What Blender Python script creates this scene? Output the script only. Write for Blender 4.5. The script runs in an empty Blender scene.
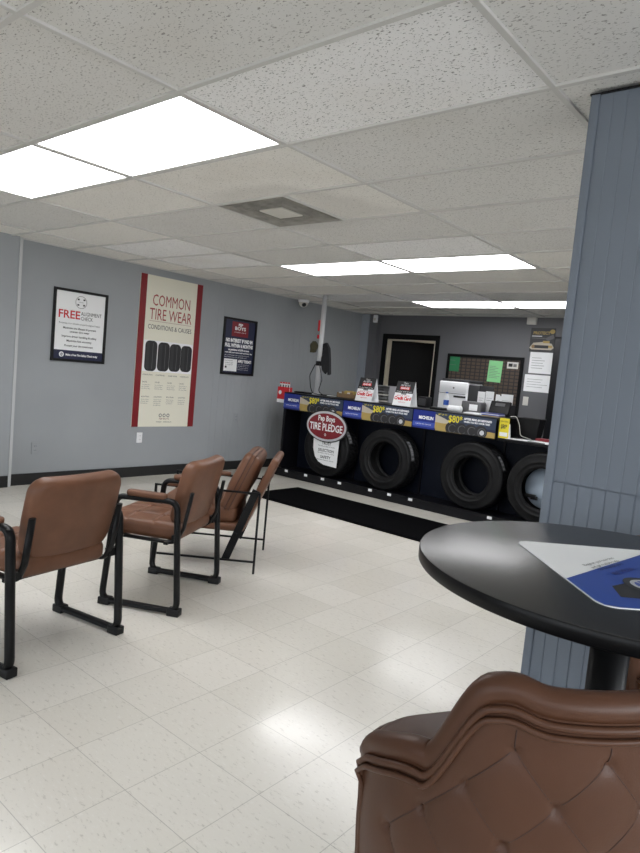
import bpy, bmesh, math, random
from mathutils import Vector, Matrix
random.seed(7)
S = bpy.context.scene
COL = S.collection
PI = math.pi

# ------------------------------------------------------------------ camera
cam_d = bpy.data.cameras.new('camera')
cam = bpy.data.objects.new('camera', cam_d); COL.objects.link(cam)
def cam_basis(yaw, pitch, roll):
    f = Vector((math.sin(yaw)*math.cos(pitch), math.cos(yaw)*math.cos(pitch), math.sin(pitch)))
    r = Vector((math.cos(yaw), -math.sin(yaw), 0)); u = r.cross(f)
    r2 = math.cos(roll)*r + math.sin(roll)*u; u2 = -math.sin(roll)*r + math.cos(roll)*u
    return r2, u2, f
_r, _u, _f = cam_basis(-0.6941, -0.0833, 0.0926)
cam.matrix_world = Matrix(((_r.x, _u.x, -_f.x, 0), (_r.y, _u.y, -_f.y, 0), (_r.z, _u.z, -_f.z, 1.3922), (0, 0, 0, 1)))
cam_d.sensor_fit = 'HORIZONTAL'; cam_d.sensor_width = 36.0; cam_d.lens = 638.88/640*36.0
cam_d.clip_start = 0.02
S.camera = cam

# ------------------------------------------------------------------ world, daylight, exposure
SKY = 1.5
PANEL = 9.5
EXPOSURE = 0.0
w = bpy.data.worlds.new('sky'); S.world = w; w.use_nodes = True
_N, _L = w.node_tree.nodes, w.node_tree.links
bg = _N['Background']; bg.inputs[1].default_value = SKY
_tc = _N.new('ShaderNodeTexCoord'); _sp = _N.new('ShaderNodeSeparateXYZ'); _L.new(_tc.outputs['Generated'], _sp.inputs[0])
_cr = _N.new('ShaderNodeValToRGB'); _L.new(_sp.outputs[2], _cr.inputs[0])
_cr.color_ramp.elements[0].position = 0.0; _cr.color_ramp.elements[0].color = (.42, .41, .39, 1)      # pale concrete forecourt
_cr.color_ramp.elements[1].position = 0.04; _cr.color_ramp.elements[1].color = (.72, .84, 1.0, 1)      # hazy sky
_L.new(_cr.outputs[0], bg.inputs[0])
S.view_settings.view_transform = 'Standard'; S.view_settings.look = 'None'
S.view_settings.gamma = 1.0; S.view_settings.use_curve_mapping = False
S.view_settings.exposure = EXPOSURE
S.cycles.use_denoising = True
S.cycles.max_bounces = 10; S.cycles.diffuse_bounces = 6; S.cycles.glossy_bounces = 4
S.cycles.sample_clamp_indirect = 8.0

FRONT_Y, RIGHT_X, BACK_Y, LEFT_X, CEIL = -2.4, 2.6, 8.5, -6.3, 2.405
WINDOWS = [(-5.9, -4.0), (-3.8, -1.9), (-1.7, 0.2), (0.4, 2.3)]                           # x ranges of the shop windows behind the camera
SIDE_WINDOWS = [(-2.0, -0.1), (0.1, 2.0), (2.8, 4.9)]     # y ranges of the shop windows in the right wall
WZ0, WZ1 = 0.25, 2.15
DAY_FRONT, DAY_SIDE = 40.0, 125.0      # watts of daylight coming through each shop window
def daylight(loc, rot, sx, sy, watts):
    l = bpy.data.lights.new('window_daylight', 'AREA'); l.shape = 'RECTANGLE'; l.size = sx; l.size_y = sy; l.energy = watts; l.color = (.94, .97, 1.0)
    o = bpy.data.objects.new('window_daylight', l); o.location = loc; o.rotation_euler = rot; COL.objects.link(o)
DOWN = math.radians(48)
for x0, x1 in WINDOWS:
    daylight(((x0+x1)/2, FRONT_Y-0.75, (WZ0+WZ1)/2+.60), (DOWN, 0, 0), x1-x0, WZ1-WZ0, DAY_FRONT)
for y0, y1 in SIDE_WINDOWS:
    daylight((RIGHT_X+0.75, (y0+y1)/2, (WZ0+WZ1)/2+.60), (DOWN, 0, PI/2), y1-y0, WZ1-WZ0, DAY_SIDE)

# ------------------------------------------------------------------ materials
def nt(m): return m.node_tree.nodes, m.node_tree.links
def mat(name, col, rough=0.5, metal=0.0, spec=0.5, coat=0.0, emit=None, estr=0.0, var=0.0, vscale=8.0, bump=0.0, bscale=200.0):
    m = bpy.data.materials.new(name); m.use_nodes = True
    N, L = nt(m); b = N['Principled BSDF']
    b.inputs['Base Color'].default_value = (*col, 1); b.inputs['Roughness'].default_value = rough
    b.inputs['Metallic'].default_value = metal; b.inputs['Specular IOR Level'].default_value = spec
    b.inputs['Coat Weight'].default_value = coat
    if emit: b.inputs['Emission Color'].default_value = (*emit, 1); b.inputs['Emission Strength'].default_value = estr
    tc = N.new('ShaderNodeTexCoord')
    if var:
        n = N.new('ShaderNodeTexNoise'); n.inputs['Scale'].default_value = vscale; n.inputs['Detail'].default_value = 4
        L.new(tc.outputs['Object'], n.inputs['Vector'])
        r = N.new('ShaderNodeMapRange'); r.inputs['To Min'].default_value = 1-var; r.inputs['To Max'].default_value = 1+var
        r.inputs['From Min'].default_value = .3; r.inputs['From Max'].default_value = .7
        L.new(n.outputs['Fac'], r.inputs['Value'])
        mx = N.new('ShaderNodeVectorMath'); mx.operation = 'SCALE'; mx.inputs[0].default_value = col
        L.new(r.outputs['Result'], mx.inputs['Scale']); L.new(mx.outputs['Vector'], b.inputs['Base Color'])
    if bump:
        n = N.new('ShaderNodeTexNoise'); n.inputs['Scale'].default_value = bscale; n.inputs['Detail'].default_value = 3
        L.new(tc.outputs['Object'], n.inputs['Vector'])
        bp = N.new('ShaderNodeBump'); bp.inputs['Strength'].default_value = bump; bp.inputs['Distance'].default_value = 0.002
        L.new(n.outputs['Fac'], bp.inputs['Height']); L.new(bp.outputs['Normal'], b.inputs['Normal'])
    return m
def math_node(N, L, op, a, b=None, c=None):
    n = N.new('ShaderNodeMath'); n.operation = op
    for i, v in enumerate((a, b, c)):
        if v is None: continue
        if isinstance(v, (int, float)): n.inputs[i].default_value = v
        else: L.new(v, n.inputs[i])
    return n.outputs[0]
def mixc(N, L, fac, a, b, blend='MIX'):
    n = N.new('ShaderNodeMix'); n.data_type = 'RGBA'; n.blend_type = blend
    for s, v in ((n.inputs['Factor'], fac), (n.inputs['A'], a), (n.inputs['B'], b)):
        if isinstance(v, tuple): s.default_value = (*v, 1)
        elif isinstance(v, (int, float)): s.default_value = v
        else: L.new(v, s)
    return n.outputs['Result']

TILE, FX0, FY0 = 0.3048, 0.183, 0.254
def floor_material():
    m = bpy.data.materials.new('vinyl_tile'); m.use_nodes = True; N, L = nt(m); b = N['Principled BSDF']
    g = N.new('ShaderNodeNewGeometry'); sp = N.new('ShaderNodeSeparateXYZ'); L.new(g.outputs['Position'], sp.inputs[0])
    tx = math_node(N, L, 'DIVIDE', math_node(N, L, 'SUBTRACT', sp.outputs[0], FX0), TILE)
    ty = math_node(N, L, 'DIVIDE', math_node(N, L, 'SUBTRACT', sp.outputs[1], FY0), TILE)
    ex = math_node(N, L, 'ABSOLUTE', math_node(N, L, 'SUBTRACT', math_node(N, L, 'FRACT', tx), 0.5))
    ey = math_node(N, L, 'ABSOLUTE', math_node(N, L, 'SUBTRACT', math_node(N, L, 'FRACT', ty), 0.5))
    e = math_node(N, L, 'MAXIMUM', ex, ey)
    line = math_node(N, L, 'GREATER_THAN', e, 0.4955)
    cv = N.new('ShaderNodeCombineXYZ')
    L.new(math_node(N, L, 'FLOOR', tx), cv.inputs[0]); L.new(math_node(N, L, 'FLOOR', ty), cv.inputs[1])
    wn = N.new('ShaderNodeTexWhiteNoise'); wn.noise_dimensions = '3D'; L.new(cv.outputs[0], wn.inputs['Vector'])
    # marbled flecks, turned per tile
    mp = N.new('ShaderNodeMapping'); L.new(g.outputs['Position'], mp.inputs['Vector'])
    mp.inputs['Scale'].default_value = (1, 2.6, 1); mp.inputs['Rotation'].default_value = (0, 0, 0.7)
    n1 = N.new('ShaderNodeTexNoise'); n1.inputs['Scale'].default_value = 30; n1.inputs['Detail'].default_value = 5; n1.inputs['Roughness'].default_value = .7
    L.new(mp.outputs[0], n1.inputs['Vector'])
    fl = N.new('ShaderNodeMapRange'); fl.inputs['From Min'].default_value = .575; fl.inputs['From Max'].default_value = .66
    L.new(n1.outputs['Fac'], fl.inputs['Value'])
    fl2 = N.new('ShaderNodeMapRange'); fl2.inputs['From Min'].default_value = .42; fl2.inputs['From Max'].default_value = .35
    L.new(n1.outputs['Fac'], fl2.inputs['Value'])
    n2 = N.new('ShaderNodeTexNoise'); n2.inputs['Scale'].default_value = 1.1; n2.inputs['Detail'].default_value = 4
    L.new(g.outputs['Position'], n2.inputs['Vector'])
    base = mixc(N, L, wn.outputs['Value'], (.70, .67, .60), (.745, .715, .65))
    base = mixc(N, L, math_node(N, L, 'MULTIPLY', fl.outputs[0], .55), base, (.42, .39, .34))
    base = mixc(N, L, math_node(N, L, 'MULTIPLY', fl2.outputs[0], .5), base, (.80, .78, .73))
    st = N.new('ShaderNodeMapRange'); st.inputs['From Min'].default_value = .52; st.inputs['From Max'].default_value = .75
    L.new(n2.outputs['Fac'], st.inputs['Value'])
    base = mixc(N, L, math_node(N, L, 'MULTIPLY', line, .42), base, (.18, .165, .14))
    L.new(base, b.inputs['Base Color'])
    # worn wax: roughness varies, each tile lies a hair out of level
    n3 = N.new('ShaderNodeTexNoise'); n3.inputs['Scale'].default_value = 2.3; n3.inputs['Detail'].default_value = 6
    L.new(g.outputs['Position'], n3.inputs['Vector'])
    rr = N.new('ShaderNodeMapRange'); rr.inputs['From Min'].default_value = .35; rr.inputs['From Max'].default_value = .65
    rr.inputs['To Min'].default_value = .16; rr.inputs['To Max'].default_value = .255
    L.new(n3.outputs['Fac'], rr.inputs['Value']); L.new(rr.outputs[0], b.inputs['Roughness'])
    b.inputs['Specular IOR Level'].default_value = .5
    sub = N.new('ShaderNodeVectorMath'); sub.operation = 'SUBTRACT'; sub.inputs[1].default_value = (.5, .5, .5); L.new(wn.outputs['Color'], sub.inputs[0])
    sc = N.new('ShaderNodeVectorMath'); sc.operation = 'SCALE'; sc.inputs['Scale'].default_value = .022; L.new(sub.outputs[0], sc.inputs[0])
    bp = N.new('ShaderNodeBump'); bp.inputs['Strength'].default_value = .22; bp.inputs['Distance'].default_value = .004
    L.new(n3.outputs['Fac'], bp.inputs['Height'])
    ad = N.new('ShaderNodeVectorMath'); ad.operation = 'ADD'; L.new(bp.outputs['Normal'], ad.inputs[0]); L.new(sc.outputs[0], ad.inputs[1])
    no = N.new('ShaderNodeVectorMath'); no.operation = 'NORMALIZE'; L.new(ad.outputs[0], no.inputs[0]); L.new(no.outputs[0], b.inputs['Normal'])
    return m
def ceiling_tile_material(name, col, fleck, amount):
    m = bpy.data.materials.new(name); m.use_nodes = True; N, L = nt(m); b = N['Principled BSDF']
    g = N.new('ShaderNodeNewGeometry')
    mp = N.new('ShaderNodeMapping'); mp.inputs['Rotation'].default_value = (0, 0, .5); mp.inputs['Scale'].default_value = (1, 1.9, 1)
    L.new(g.outputs['Position'], mp.inputs['Vector'])
    n = N.new('ShaderNodeTexNoise'); n.inputs['Scale'].default_value = 80; n.inputs['Detail'].default_value = 2.5; n.inputs['Distortion'].default_value = .6
    L.new(mp.outputs[0], n.inputs['Vector'])
    r = N.new('ShaderNodeMapRange'); r.inputs['From Min'].default_value = .395; r.inputs['From Max'].default_value = .345
    L.new(n.outputs['Fac'], r.inputs['Value'])
    n2 = N.new('ShaderNodeTexNoise'); n2.inputs['Scale'].default_value = 1.4; n2.inputs['Detail'].default_value = 5
    L.new(g.outputs['Position'], n2.inputs['Vector'])
    r2 = N.new('ShaderNodeMapRange'); r2.inputs['From Min'].default_value = .55; r2.inputs['From Max'].default_value = .8
    L.new(n2.outputs['Fac'], r2.inputs['Value'])
    c = mixc(N, L, math_node(N, L, 'MULTIPLY', r2.outputs[0], .35), col, (col[0]*.80, col[1]*.76, col[2]*.68))
    # grey dust stain around the air diffuser
    vd = N.new('ShaderNodeVectorMath'); vd.operation = 'DISTANCE'; L.new(g.outputs['Position'], vd.inputs[0]); vd.inputs[1].default_value = (-2.98, 3.0, CEIL)
    dd = math_node(N, L, 'ADD', vd.outputs['Value'], math_node(N, L, 'MULTIPLY', math_node(N, L, 'SUBTRACT', n2.outputs['Fac'], .5), 1.2))
    r3 = N.new('ShaderNodeMapRange'); r3.inputs['From Min'].default_value = .62; r3.inputs['From Max'].default_value = .38
    L.new(dd, r3.inputs['Value'])
    c = mixc(N, L, math_node(N, L, 'MULTIPLY', r3.outputs[0], .22), c, (.34, .32, .29))
    c = mixc(N, L, math_node(N, L, 'MULTIPLY', r.outputs[0], amount), c, fleck)
    L.new(c, b.inputs['Base Color']); b.inputs['Roughness'].default_value = .9; b.inputs['Specular IOR Level'].default_value = .2
    bp = N.new('ShaderNodeBump'); bp.inputs['Strength'].default_value = .35; bp.inputs['Distance'].default_value = .003; bp.invert = True
    L.new(r.outputs[0], bp.inputs['Height']); L.new(bp.outputs['Normal'], b.inputs['Normal'])
    return m
def grid_mesh_material():
    m = bpy.data.materials.new('woven_board'); m.use_nodes = True; N, L = nt(m); b = N['Principled BSDF']
    g = N.new('ShaderNodeNewGeometry'); sp = N.new('ShaderNodeSeparateXYZ'); L.new(g.outputs['Position'], sp.inputs[0])
    fx = math_node(N, L, 'FRACT', math_node(N, L, 'MULTIPLY', sp.outputs[0], 1/.075))
    fz = math_node(N, L, 'FRACT', math_node(N, L, 'MULTIPLY', sp.outputs[2], 1/.05))
    l = math_node(N, L, 'MAXIMUM', math_node(N, L, 'LESS_THAN', fx, .22), math_node(N, L, 'LESS_THAN', fz, .25))
    c = mixc(N, L, l, (.075, .052, .038), (.022, .020, .019)); L.new(c, b.inputs['Base Color']); b.inputs['Roughness'].default_value = .7
    return m

M = {}
M['floor'] = floor_material()
M['tile_a'] = ceiling_tile_material('ceiling_tile_aged', (.76, .755, .735), (.22, .21, .195), .75)
M['tile_b'] = ceiling_tile_material('ceiling_tile_cream', (.87, .855, .815), (.29, .28, .25), .55)
M['tile_n'] = ceiling_tile_material('ceiling_tile_new', (.95, .95, .95), (.19, .19, .19), .85)
M['tbar'] = mat('ceiling_grid_paint', (.63, .625, .605), .6)
M['wall'] = mat('grey_wall_paint', (.322, .341, .358), .55, var=.05, vscale=1.3, bump=.08, bscale=60)
M['back_wall'] = mat('dark_grey_wall_paint', (.125, .127, .136), .55, var=.05, vscale=1.3)
M['chase'] = mat('lit_blue_grey_paint', (.30, .33, .37), .5)  # light blue-grey trim tone, lifted so the chase front looks lit
M['flyerblue'] = mat('bright_blue_print', (.018, .065, .36), .35)
M['pillar'] = mat('slate_panel_paint', (.160, .188, .230), .5, var=.05, vscale=2)
M['trim'] = mat('pale_grey_trim', (.50, .51, .52), .5)
M['beige'] = mat('beige_wall_paint', (.55, .50, .40), .7)
M['white_wall'] = mat('white_wall_paint', (.6, .6, .58), .7)
M['basebd'] = mat('black_vinyl_base', (.012, .012, .013), .45)
M['leather'] = mat('tan_leather', (.150, .066, .036), .45, spec=.35, var=.16, vscale=9, bump=.25, bscale=260)
M['leather_d'] = mat('brown_leather', (.078, .033, .0175), .42, spec=.3, var=.10, vscale=6, bump=.12, bscale=420)
M['leather_pipe'] = mat('brown_leather_piping', (.085, .034, .021), .38)
M['thread'] = mat('dark_thread', (.045, .02, .014), .7)
M['blackmetal'] = mat('black_painted_steel', (.006, .006, .0065), .35, spec=.22)
M['blackplastic'] = mat('black_plastic', (.007, .007, .0075), .45, spec=.3)
M['tabletop'] = mat('black_laminate', (.017, .017, .018), .26, spec=.8, var=.15, vscale=5)
M['rubber'] = mat('tyre_rubber', (.008, .008, .0085), .6, spec=.25, var=.2, vscale=14)
M['navy'] = mat('navy_counter_panel', (.004, .006, .013), .5, spec=.2)
M['counter'] = mat('black_counter_laminate', (.005, .005, .007), .42, spec=.25)
M['white'] = mat('white_paper', (.88, .89, .90), .6)
M['offwhite'] = mat('offwhite_plastic', (.66, .65, .60), .5)
M['cream'] = mat('cream_print', (.80, .78, .66), .5)
M['red'] = mat('red_print', (.21, .010, .015), .45)
M['brightred'] = mat('bright_red_print', (.62, .02, .03), .45)
M['redtext'] = mat('faded_red_ink', (.36, .045, .045), .5)
M['maroon'] = mat('maroon_print', (.22, .012, .022), .35)
M['ink'] = mat('black_ink', (.02, .02, .022), .6)
M['greyink'] = mat('grey_ink', (.16, .16, .16), .6)
M['blue'] = mat('royal_blue_print', (.012, .025, .22), .35)
M['bluelite'] = mat('lighter_blue_print', (.05, .09, .42), .35)
M['navyprint'] = mat('navy_print', (.012, .016, .055), .4)
M['yellow'] = mat('yellow_print', (.80, .68, .03), .5)
M['gold'] = mat('golden_field_print', (.42, .30, .09), .5)
M['sand'] = mat('pale_sand_print', (.50, .45, .36), .5)
M['duskblue'] = mat('dusk_sky_print', (.03, .045, .085), .5)
M['silver'] = mat('brushed_silver', (.62, .63, .65), .35, metal=.15)
M['chrome'] = mat('pale_chrome_rim', (.70, .72, .75), .3, metal=.5)
M['greyplastic'] = mat('grey_plastic', (.11, .11, .115), .5)
M['darkgrey'] = mat('dark_grey_plastic', (.03, .03, .033), .5)
M['white_plastic'] = mat('white_machine_plastic', (.86, .87, .89), .4)
M['green'] = mat('mint_green_paper', (.25, .62, .28), .7)
M['dgreen'] = mat('dark_green_paper', (.02, .18, .07), .6)
M['rackgrey'] = mat('light_rack_grey', (.26, .26, .27), .5)
M['card'] = mat('brown_cardboard', (.26, .17, .09), .8, var=.15)
M['olive'] = mat('olive_cloth', (.055, .050, .025), .8)
M['blackcloth'] = mat('black_cloth', (.012, .013, .016), .85)
M['matcarpet'] = mat('black_ribbed_carpet', (.0035, .0035, .004), .95, spec=.02, bump=.5, bscale=300)
M['dark_door'] = mat('black_painted_door', (.005, .005, .0055), .6, spec=.15)
M['vent'] = mat('dusty_grey_metal', (.30, .29, .265), .6, var=.25, vscale=10)
M['vent_dark'] = mat('duct_shadow_grey', (.16, .155, .14), .8)
M['panel'] = mat('lit_diffuser', (.8, .8, .8), .5, emit=(.98, .98, 1.0), estr=PANEL)
M['paledisc'] = mat('pale_blue_disc', (.42, .50, .60), .4)
M['bottleblue'] = mat('blue_bottle_label', (.03, .10, .45), .4)
M['asphalt'] = mat('grey_asphalt', (.20, .20, .20), .9, var=.2, vscale=3)
def glass_material():
    m = bpy.data.materials.new('clear_glass'); m.use_nodes = True; N, L = nt(m); N.remove(N['Principled BSDF'])
    t = N.new('ShaderNodeBsdfTransparent'); t.inputs[0].default_value = (.96, .96, .96, 1); gl = N.new('ShaderNodeBsdfGlossy'); gl.inputs['Roughness'].default_value = .02
    fr = N.new('ShaderNodeFresnel'); mx = N.new('ShaderNodeMixShader')
    L.new(fr.outputs[0], mx.inputs[0]); L.new(t.outputs[0], mx.inputs[1]); L.new(gl.outputs[0], mx.inputs[2]); L.new(mx.outputs[0], N['Material Output'].inputs[0])
    return m
M['glass'] = glass_material()

# ------------------------------------------------------------------ mesh helpers
class MB:
    """Collects shapes (with material names) and links them as ONE mesh object."""
    def __init__(s): s.v = []; s.f = []; s.m = []; s.sm = []; s.mats = []
    def mi(s, m):
        if m not in s.mats: s.mats.append(m)
        return s.mats.index(m)
    def add(s, vs, fs, m, smooth=False, X=None):
        k = len(s.v); i = s.mi(m)
        for p in vs:
            p = Vector(p); s.v.append((X @ p) if X is not None else p)
        for f in fs: s.f.append([k+j for j in f]); s.m.append(i); s.sm.append(smooth)
        return s
    def box(s, a, b, m, X=None, bev=0.0):
        x0, y0, z0 = a; x1, y1, z1 = b
        x0, x1 = min(x0, x1), max(x0, x1); y0, y1 = min(y0, y1), max(y0, y1); z0, z1 = min(z0, z1), max(z0, z1)
        if not bev:
            vs = [(x, y, z) for z in (z0, z1) for y in (y0, y1) for x in (x0, x1)]
            return s.add(vs, [(0, 2, 3, 1), (4, 5, 7, 6), (0, 1, 5, 4), (2, 6, 7, 3), (0, 4, 6, 2), (1, 3, 7, 5)], m, X=X)
        bm = bmesh.new(); bmesh.ops.create_cube(bm, size=1)
        for v in bm.verts: v.co = Vector(((x0+x1)/2+v.co.x*(x1-x0), (y0+y1)/2+v.co.y*(y1-y0), (z0+z1)/2+v.co.z*(z1-z0)))
        bmesh.ops.bevel(bm, geom=bm.edges[:]+bm.verts[:], offset=bev, segments=3, profile=.5, affect='EDGES')
        return s.bm(bm, m, True, X)
    def bm(s, bm, m, smooth=False, X=None):
        bm.verts.index_update()
        s.add([v.co.copy() for v in bm.verts], [[v.index for v in f.verts] for f in bm.faces], m, smooth, X); bm.free(); return s
    def prism(s, pts, z0, z1, m, X=None, smooth=False):
        n = len(pts); vs = [(x, y, z0) for x, y in pts]+[(x, y, z1) for x, y in pts]
        s.add(vs, [list(range(n))[::-1], list(range(n, 2*n))], m, False, X)
        k = len(s.v)-2*n; i = s.mi(m)
        for j in range(n): s.f.append([k+j, k+(j+1) % n, k+n+(j+1) % n, k+n+j]); s.m.append(i); s.sm.append(smooth)
        return s
    def poly(s, pts, z, m, X=None):
        return s.add([(x, y, z) for x, y in pts], [list(range(len(pts)))], m, False, X)
    def tube(s, path, a, m, b=None, n=10, closed=False, up=(0, 0, 1), X=None, cap=True):
        b = a if b is None else b; P = [Vector(q) for q in path]; N_ = len(P); vs = []; fs = []
        up = Vector(up); prev = None
        for i in range(N_):
            if closed: t = P[(i+1) % N_]-P[i-1]
            else: t = P[min(i+1, N_-1)]-P[max(i-1, 0)]
            t.normalize()
            if prev is None:
                sd = t.cross(up)
                if sd.length < 1e-4: sd = t.cross(Vector((1, 0, 0)))
            else:
                sd = prev - t*prev.dot(t)
            sd.normalize(); prev = sd; vv = sd.cross(t).normalized()
            ra = a(i/(N_-1)) if callable(a) else a; rb = ra if callable(a) else b
            for k in range(n):
                an = 2*PI*k/n; vs.append(P[i]+sd*ra*math.cos(an)+vv*rb*math.sin(an))
        for i in range(N_ if closed else N_-1):
            j = (i+1) % N_
            for k in range(n): fs.append((i*n+k, i*n+(k+1) % n, j*n+(k+1) % n, j*n+k))
        s.add(vs, fs, m, True, X)
        if not closed and cap: 
            k0 = len(s.v)-len(vs); i = s.mi(m)
            s.f.append([k0+q for q in range(n)][::-1]); s.m.append(i); s.sm.append(False)
            s.f.append([k0+(N_-1)*n+q for q in range(n)]); s.m.append(i); s.sm.append(False)
        return s
    def lathe(s, prof, m, n=48, X=None, closed=False, cap=True):
        vs = []; fs = []; k = len(prof)
        for i in range(n):
            an = 2*PI*i/n
            for r, z in prof: vs.append((r*math.cos(an), r*math.sin(an), z))
        for i in range(n):
            j = (i+1) % n
            for q in range(k if closed else k-1): fs.append((i*k+q, j*k+q, j*k+(q+1) % k, i*k+(q+1) % k))
        s.add(vs, fs, m, True, X)
        if not closed and cap:
            k0 = len(s.v)-len(vs); i = s.mi(m)
            for q, rev in ((0, True), (k-1, False)):
                if prof[q][0] > 1e-5:
                    l = [k0+j*k+q for j in range(n)]; s.f.append(l[::-1] if rev else l); s.m.append(i); s.sm.append(False)
        return s
    def pad(s, w, d, t, rc, re, m, crown=0.0, disp=None, n=26, X=None, post=None):
        """Cushion: rounded-rectangle plan (w x d, corner rc), thickness t with rounded edges re, crowned faces."""
        def spaced(L, cnt):
            e = [-L/2 + re*(1-math.cos(PI/2*k/6)) for k in range(7)]
            mid = [-L/2+re + (L-2*re)*k/cnt for k in range(1, cnt)]
            return e + mid + [-q for q in reversed(e)]
        xs, ys = spaced(w, n), spaced(d, n); nx, ny = len(xs), len(ys); vs = []; fs = []
        def plan(x, y):
            hx, hy = w/2-rc, d/2-rc
            qx, qy = max(-hx, min(hx, x)), max(-hy, min(hy, y)); dx, dy = x-qx, y-qy
            l = math.hypot(dx, dy); mm = max(abs(dx), abs(dy)); 
            if l > 1e-9: dx, dy = dx*mm/l, dy*mm/l
            return qx+dx, qy+dy, min(w/2-abs(x), d/2-abs(y))
        for sgn in (1, -1):
            for y in ys:
                for x in xs:
                    px, py, e = plan(x, y)
                    zz = t/2 - re + (re if e >= re else math.sqrt(max(0, re*re-(re-e)**2)))
                    c = crown*(1-(2*x/w)**2)*(1-(2*y/d)**2)
                    k = min(1, max(0, e)/max(re, 1e-6))
                    dz = disp(px, py, sgn)*k if disp else 0
                    p = Vector((px, py, sgn*(zz+c+dz)))
                    vs.append(post(p) if post else p)
        B = nx*ny; ix = lambda i, j: j*nx+i
        for j in range(ny-1):
            for i in range(nx-1):
                fs.append((ix(i, j), ix(i+1, j), ix(i+1, j+1), ix(i, j+1)))
                fs.append((B+ix(i, j), B+ix(i, j+1), B+ix(i+1, j+1), B+ix(i+1, j)))
        ring = [ix(i, 0) for i in range(nx)]+[ix(nx-1, j) for j in range(1, ny)]+[ix(i, ny-1) for i in range(nx-2, -1, -1)]+[ix(0, j) for j in range(ny-2, 0, -1)]
        for a in range(len(ring)):
            p, q = ring[a], ring[(a+1) % len(ring)]; fs.append((p, B+p, B+q, q))
        return s.add(vs, fs, m, True, X)
    def text(s, body, size, x, y, m, z=0.0, X=None, align='LEFT', sx=1.0, bold=0.0, maxw=None):
        c = bpy.data.curves.new('lettering', 'FONT'); c.body = body; c.size = size; c.align_x = align; c.resolution_u = 2
        c.offset = bold
        o = bpy.data.objects.new('lettering', c); me = bpy.data.meshes.new_from_object(o)
        bpy.data.objects.remove(o); bpy.data.curves.remove(c)
        if not len(me.vertices): return s
        wid = max(v.co.x for v in me.vertices)-min(v.co.x for v in me.vertices)
        if maxw: sx = maxw/wid
        s.add([(x+v.co.x*sx, y+v.co.y, z) for v in me.vertices], [list(p.vertices) for p in me.polygons], m, False, X)
        bpy.data.meshes.remove(me); return s
    def build(s, name, parent=None, smooth_angle=True):
        me = bpy.data.meshes.new(name); me.from_pydata([tuple(v) for v in s.v], [], s.f)
        for m in s.mats: me.materials.append(M[m])
        me.polygons.foreach_set('material_index', s.m); me.polygons.foreach_set('use_smooth', s.sm); me.update()
        o = bpy.data.objects.new(name, me); COL.objects.link(o)
        if parent: o.parent = parent
        return o
def fillet(pts, r, n=6, closed=False):
    P = [Vector(p) for p in pts]; out = []; N_ = len(P)
    for i in range(N_):
        if not closed and i in (0, N_-1): out.append(P[i]); continue
        a, b, c = P[i-1], P[i], P[(i+1) % N_]; u, v = (a-b), (c-b); lu, lv = u.length, v.length; u.normalize(); v.normalize()
        ang = u.angle(v); d = min(r/math.tan(ang/2), lu*.49, lv*.49)
        p0, p1 = b+u*d, b+v*d
        for k in range(n+1):
            t = k/n; out.append((1-t)**2*p0+2*t*(1-t)*b+t*t*p1)
    return out
def rrect(x0, y0, x1, y1, r, n=5):
    out = []
    for cx, cy, a0 in ((x1-r, y1-r, 0), (x0+r, y1-r, 90), (x0+r, y0+r, 180), (x1-r, y0+r, 270)):
        for k in range(n+1):
            a = math.radians(a0+90*k/n); out.append((cx+r*math.cos(a), cy+r*math.sin(a)))
    return out
def disc(cx, cy, rx, ry=None, n=32):
    ry = ry or rx; return [(cx+rx*math.cos(2*PI*k/n), cy+ry*math.sin(2*PI*k/n)) for k in range(n)]
def rect(x0, y0, x1, y1): return [(x0, y0), (x1, y0), (x1, y1), (x0, y1)]
FACE_X = Matrix(((0, 0, 1, 0), (1, 0, 0, 0), (0, 1, 0, 0), (0, 0, 0, 1)))          # local x -> +Y, y -> up, z -> +X (on the left wall)
FACE_Y = Matrix(((1, 0, 0, 0), (0, 0, -1, 0), (0, 1, 0, 0), (0, 0, 0, 1)))         # local x -> +X, y -> up, z -> -Y (on the back wall)
def tag(o, label=None, cat=None, group=None, kind=None):
    if label: o['label'] = label
    if cat: o['category'] = cat
    if group: o['group'] = group
    if kind: o['kind'] = kind
    return o
def thing(name, label, cat, loc=(0, 0, 0), rz=0.0, group=None):
    o = bpy.data.objects.new(name, None); o.empty_display_size = .1; COL.objects.link(o); o.location = loc; o.rotation_euler = (0, 0, rz)
    return tag(o, label, cat, group)
def struct(mb, name): return tag(mb.build(name), kind='structure')
def dup(root, loc, rz, label, group=None):
    r = root.copy(); COL.objects.link(r); r.location = loc; r.rotation_euler = (0, 0, rz); r['label'] = label
    if group: r['group'] = group
    for ch in list(root.children):
        c = ch.copy(); COL.objects.link(c); c.parent = r
        for g in list(ch.children):
            d = g.copy(); COL.objects.link(d); d.parent = c
    return r
def heading(h): return math.atan2(h[1], h[0])-PI/2      # rotation that turns local +y to direction h

# ================================================================== THE SETTING
b = MB(); b.box((LEFT_X-.3, FRONT_Y-.2, -.1), (RIGHT_X+.2, BACK_Y+2.6, 0), 'floor'); struct(b, 'floor')

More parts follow.
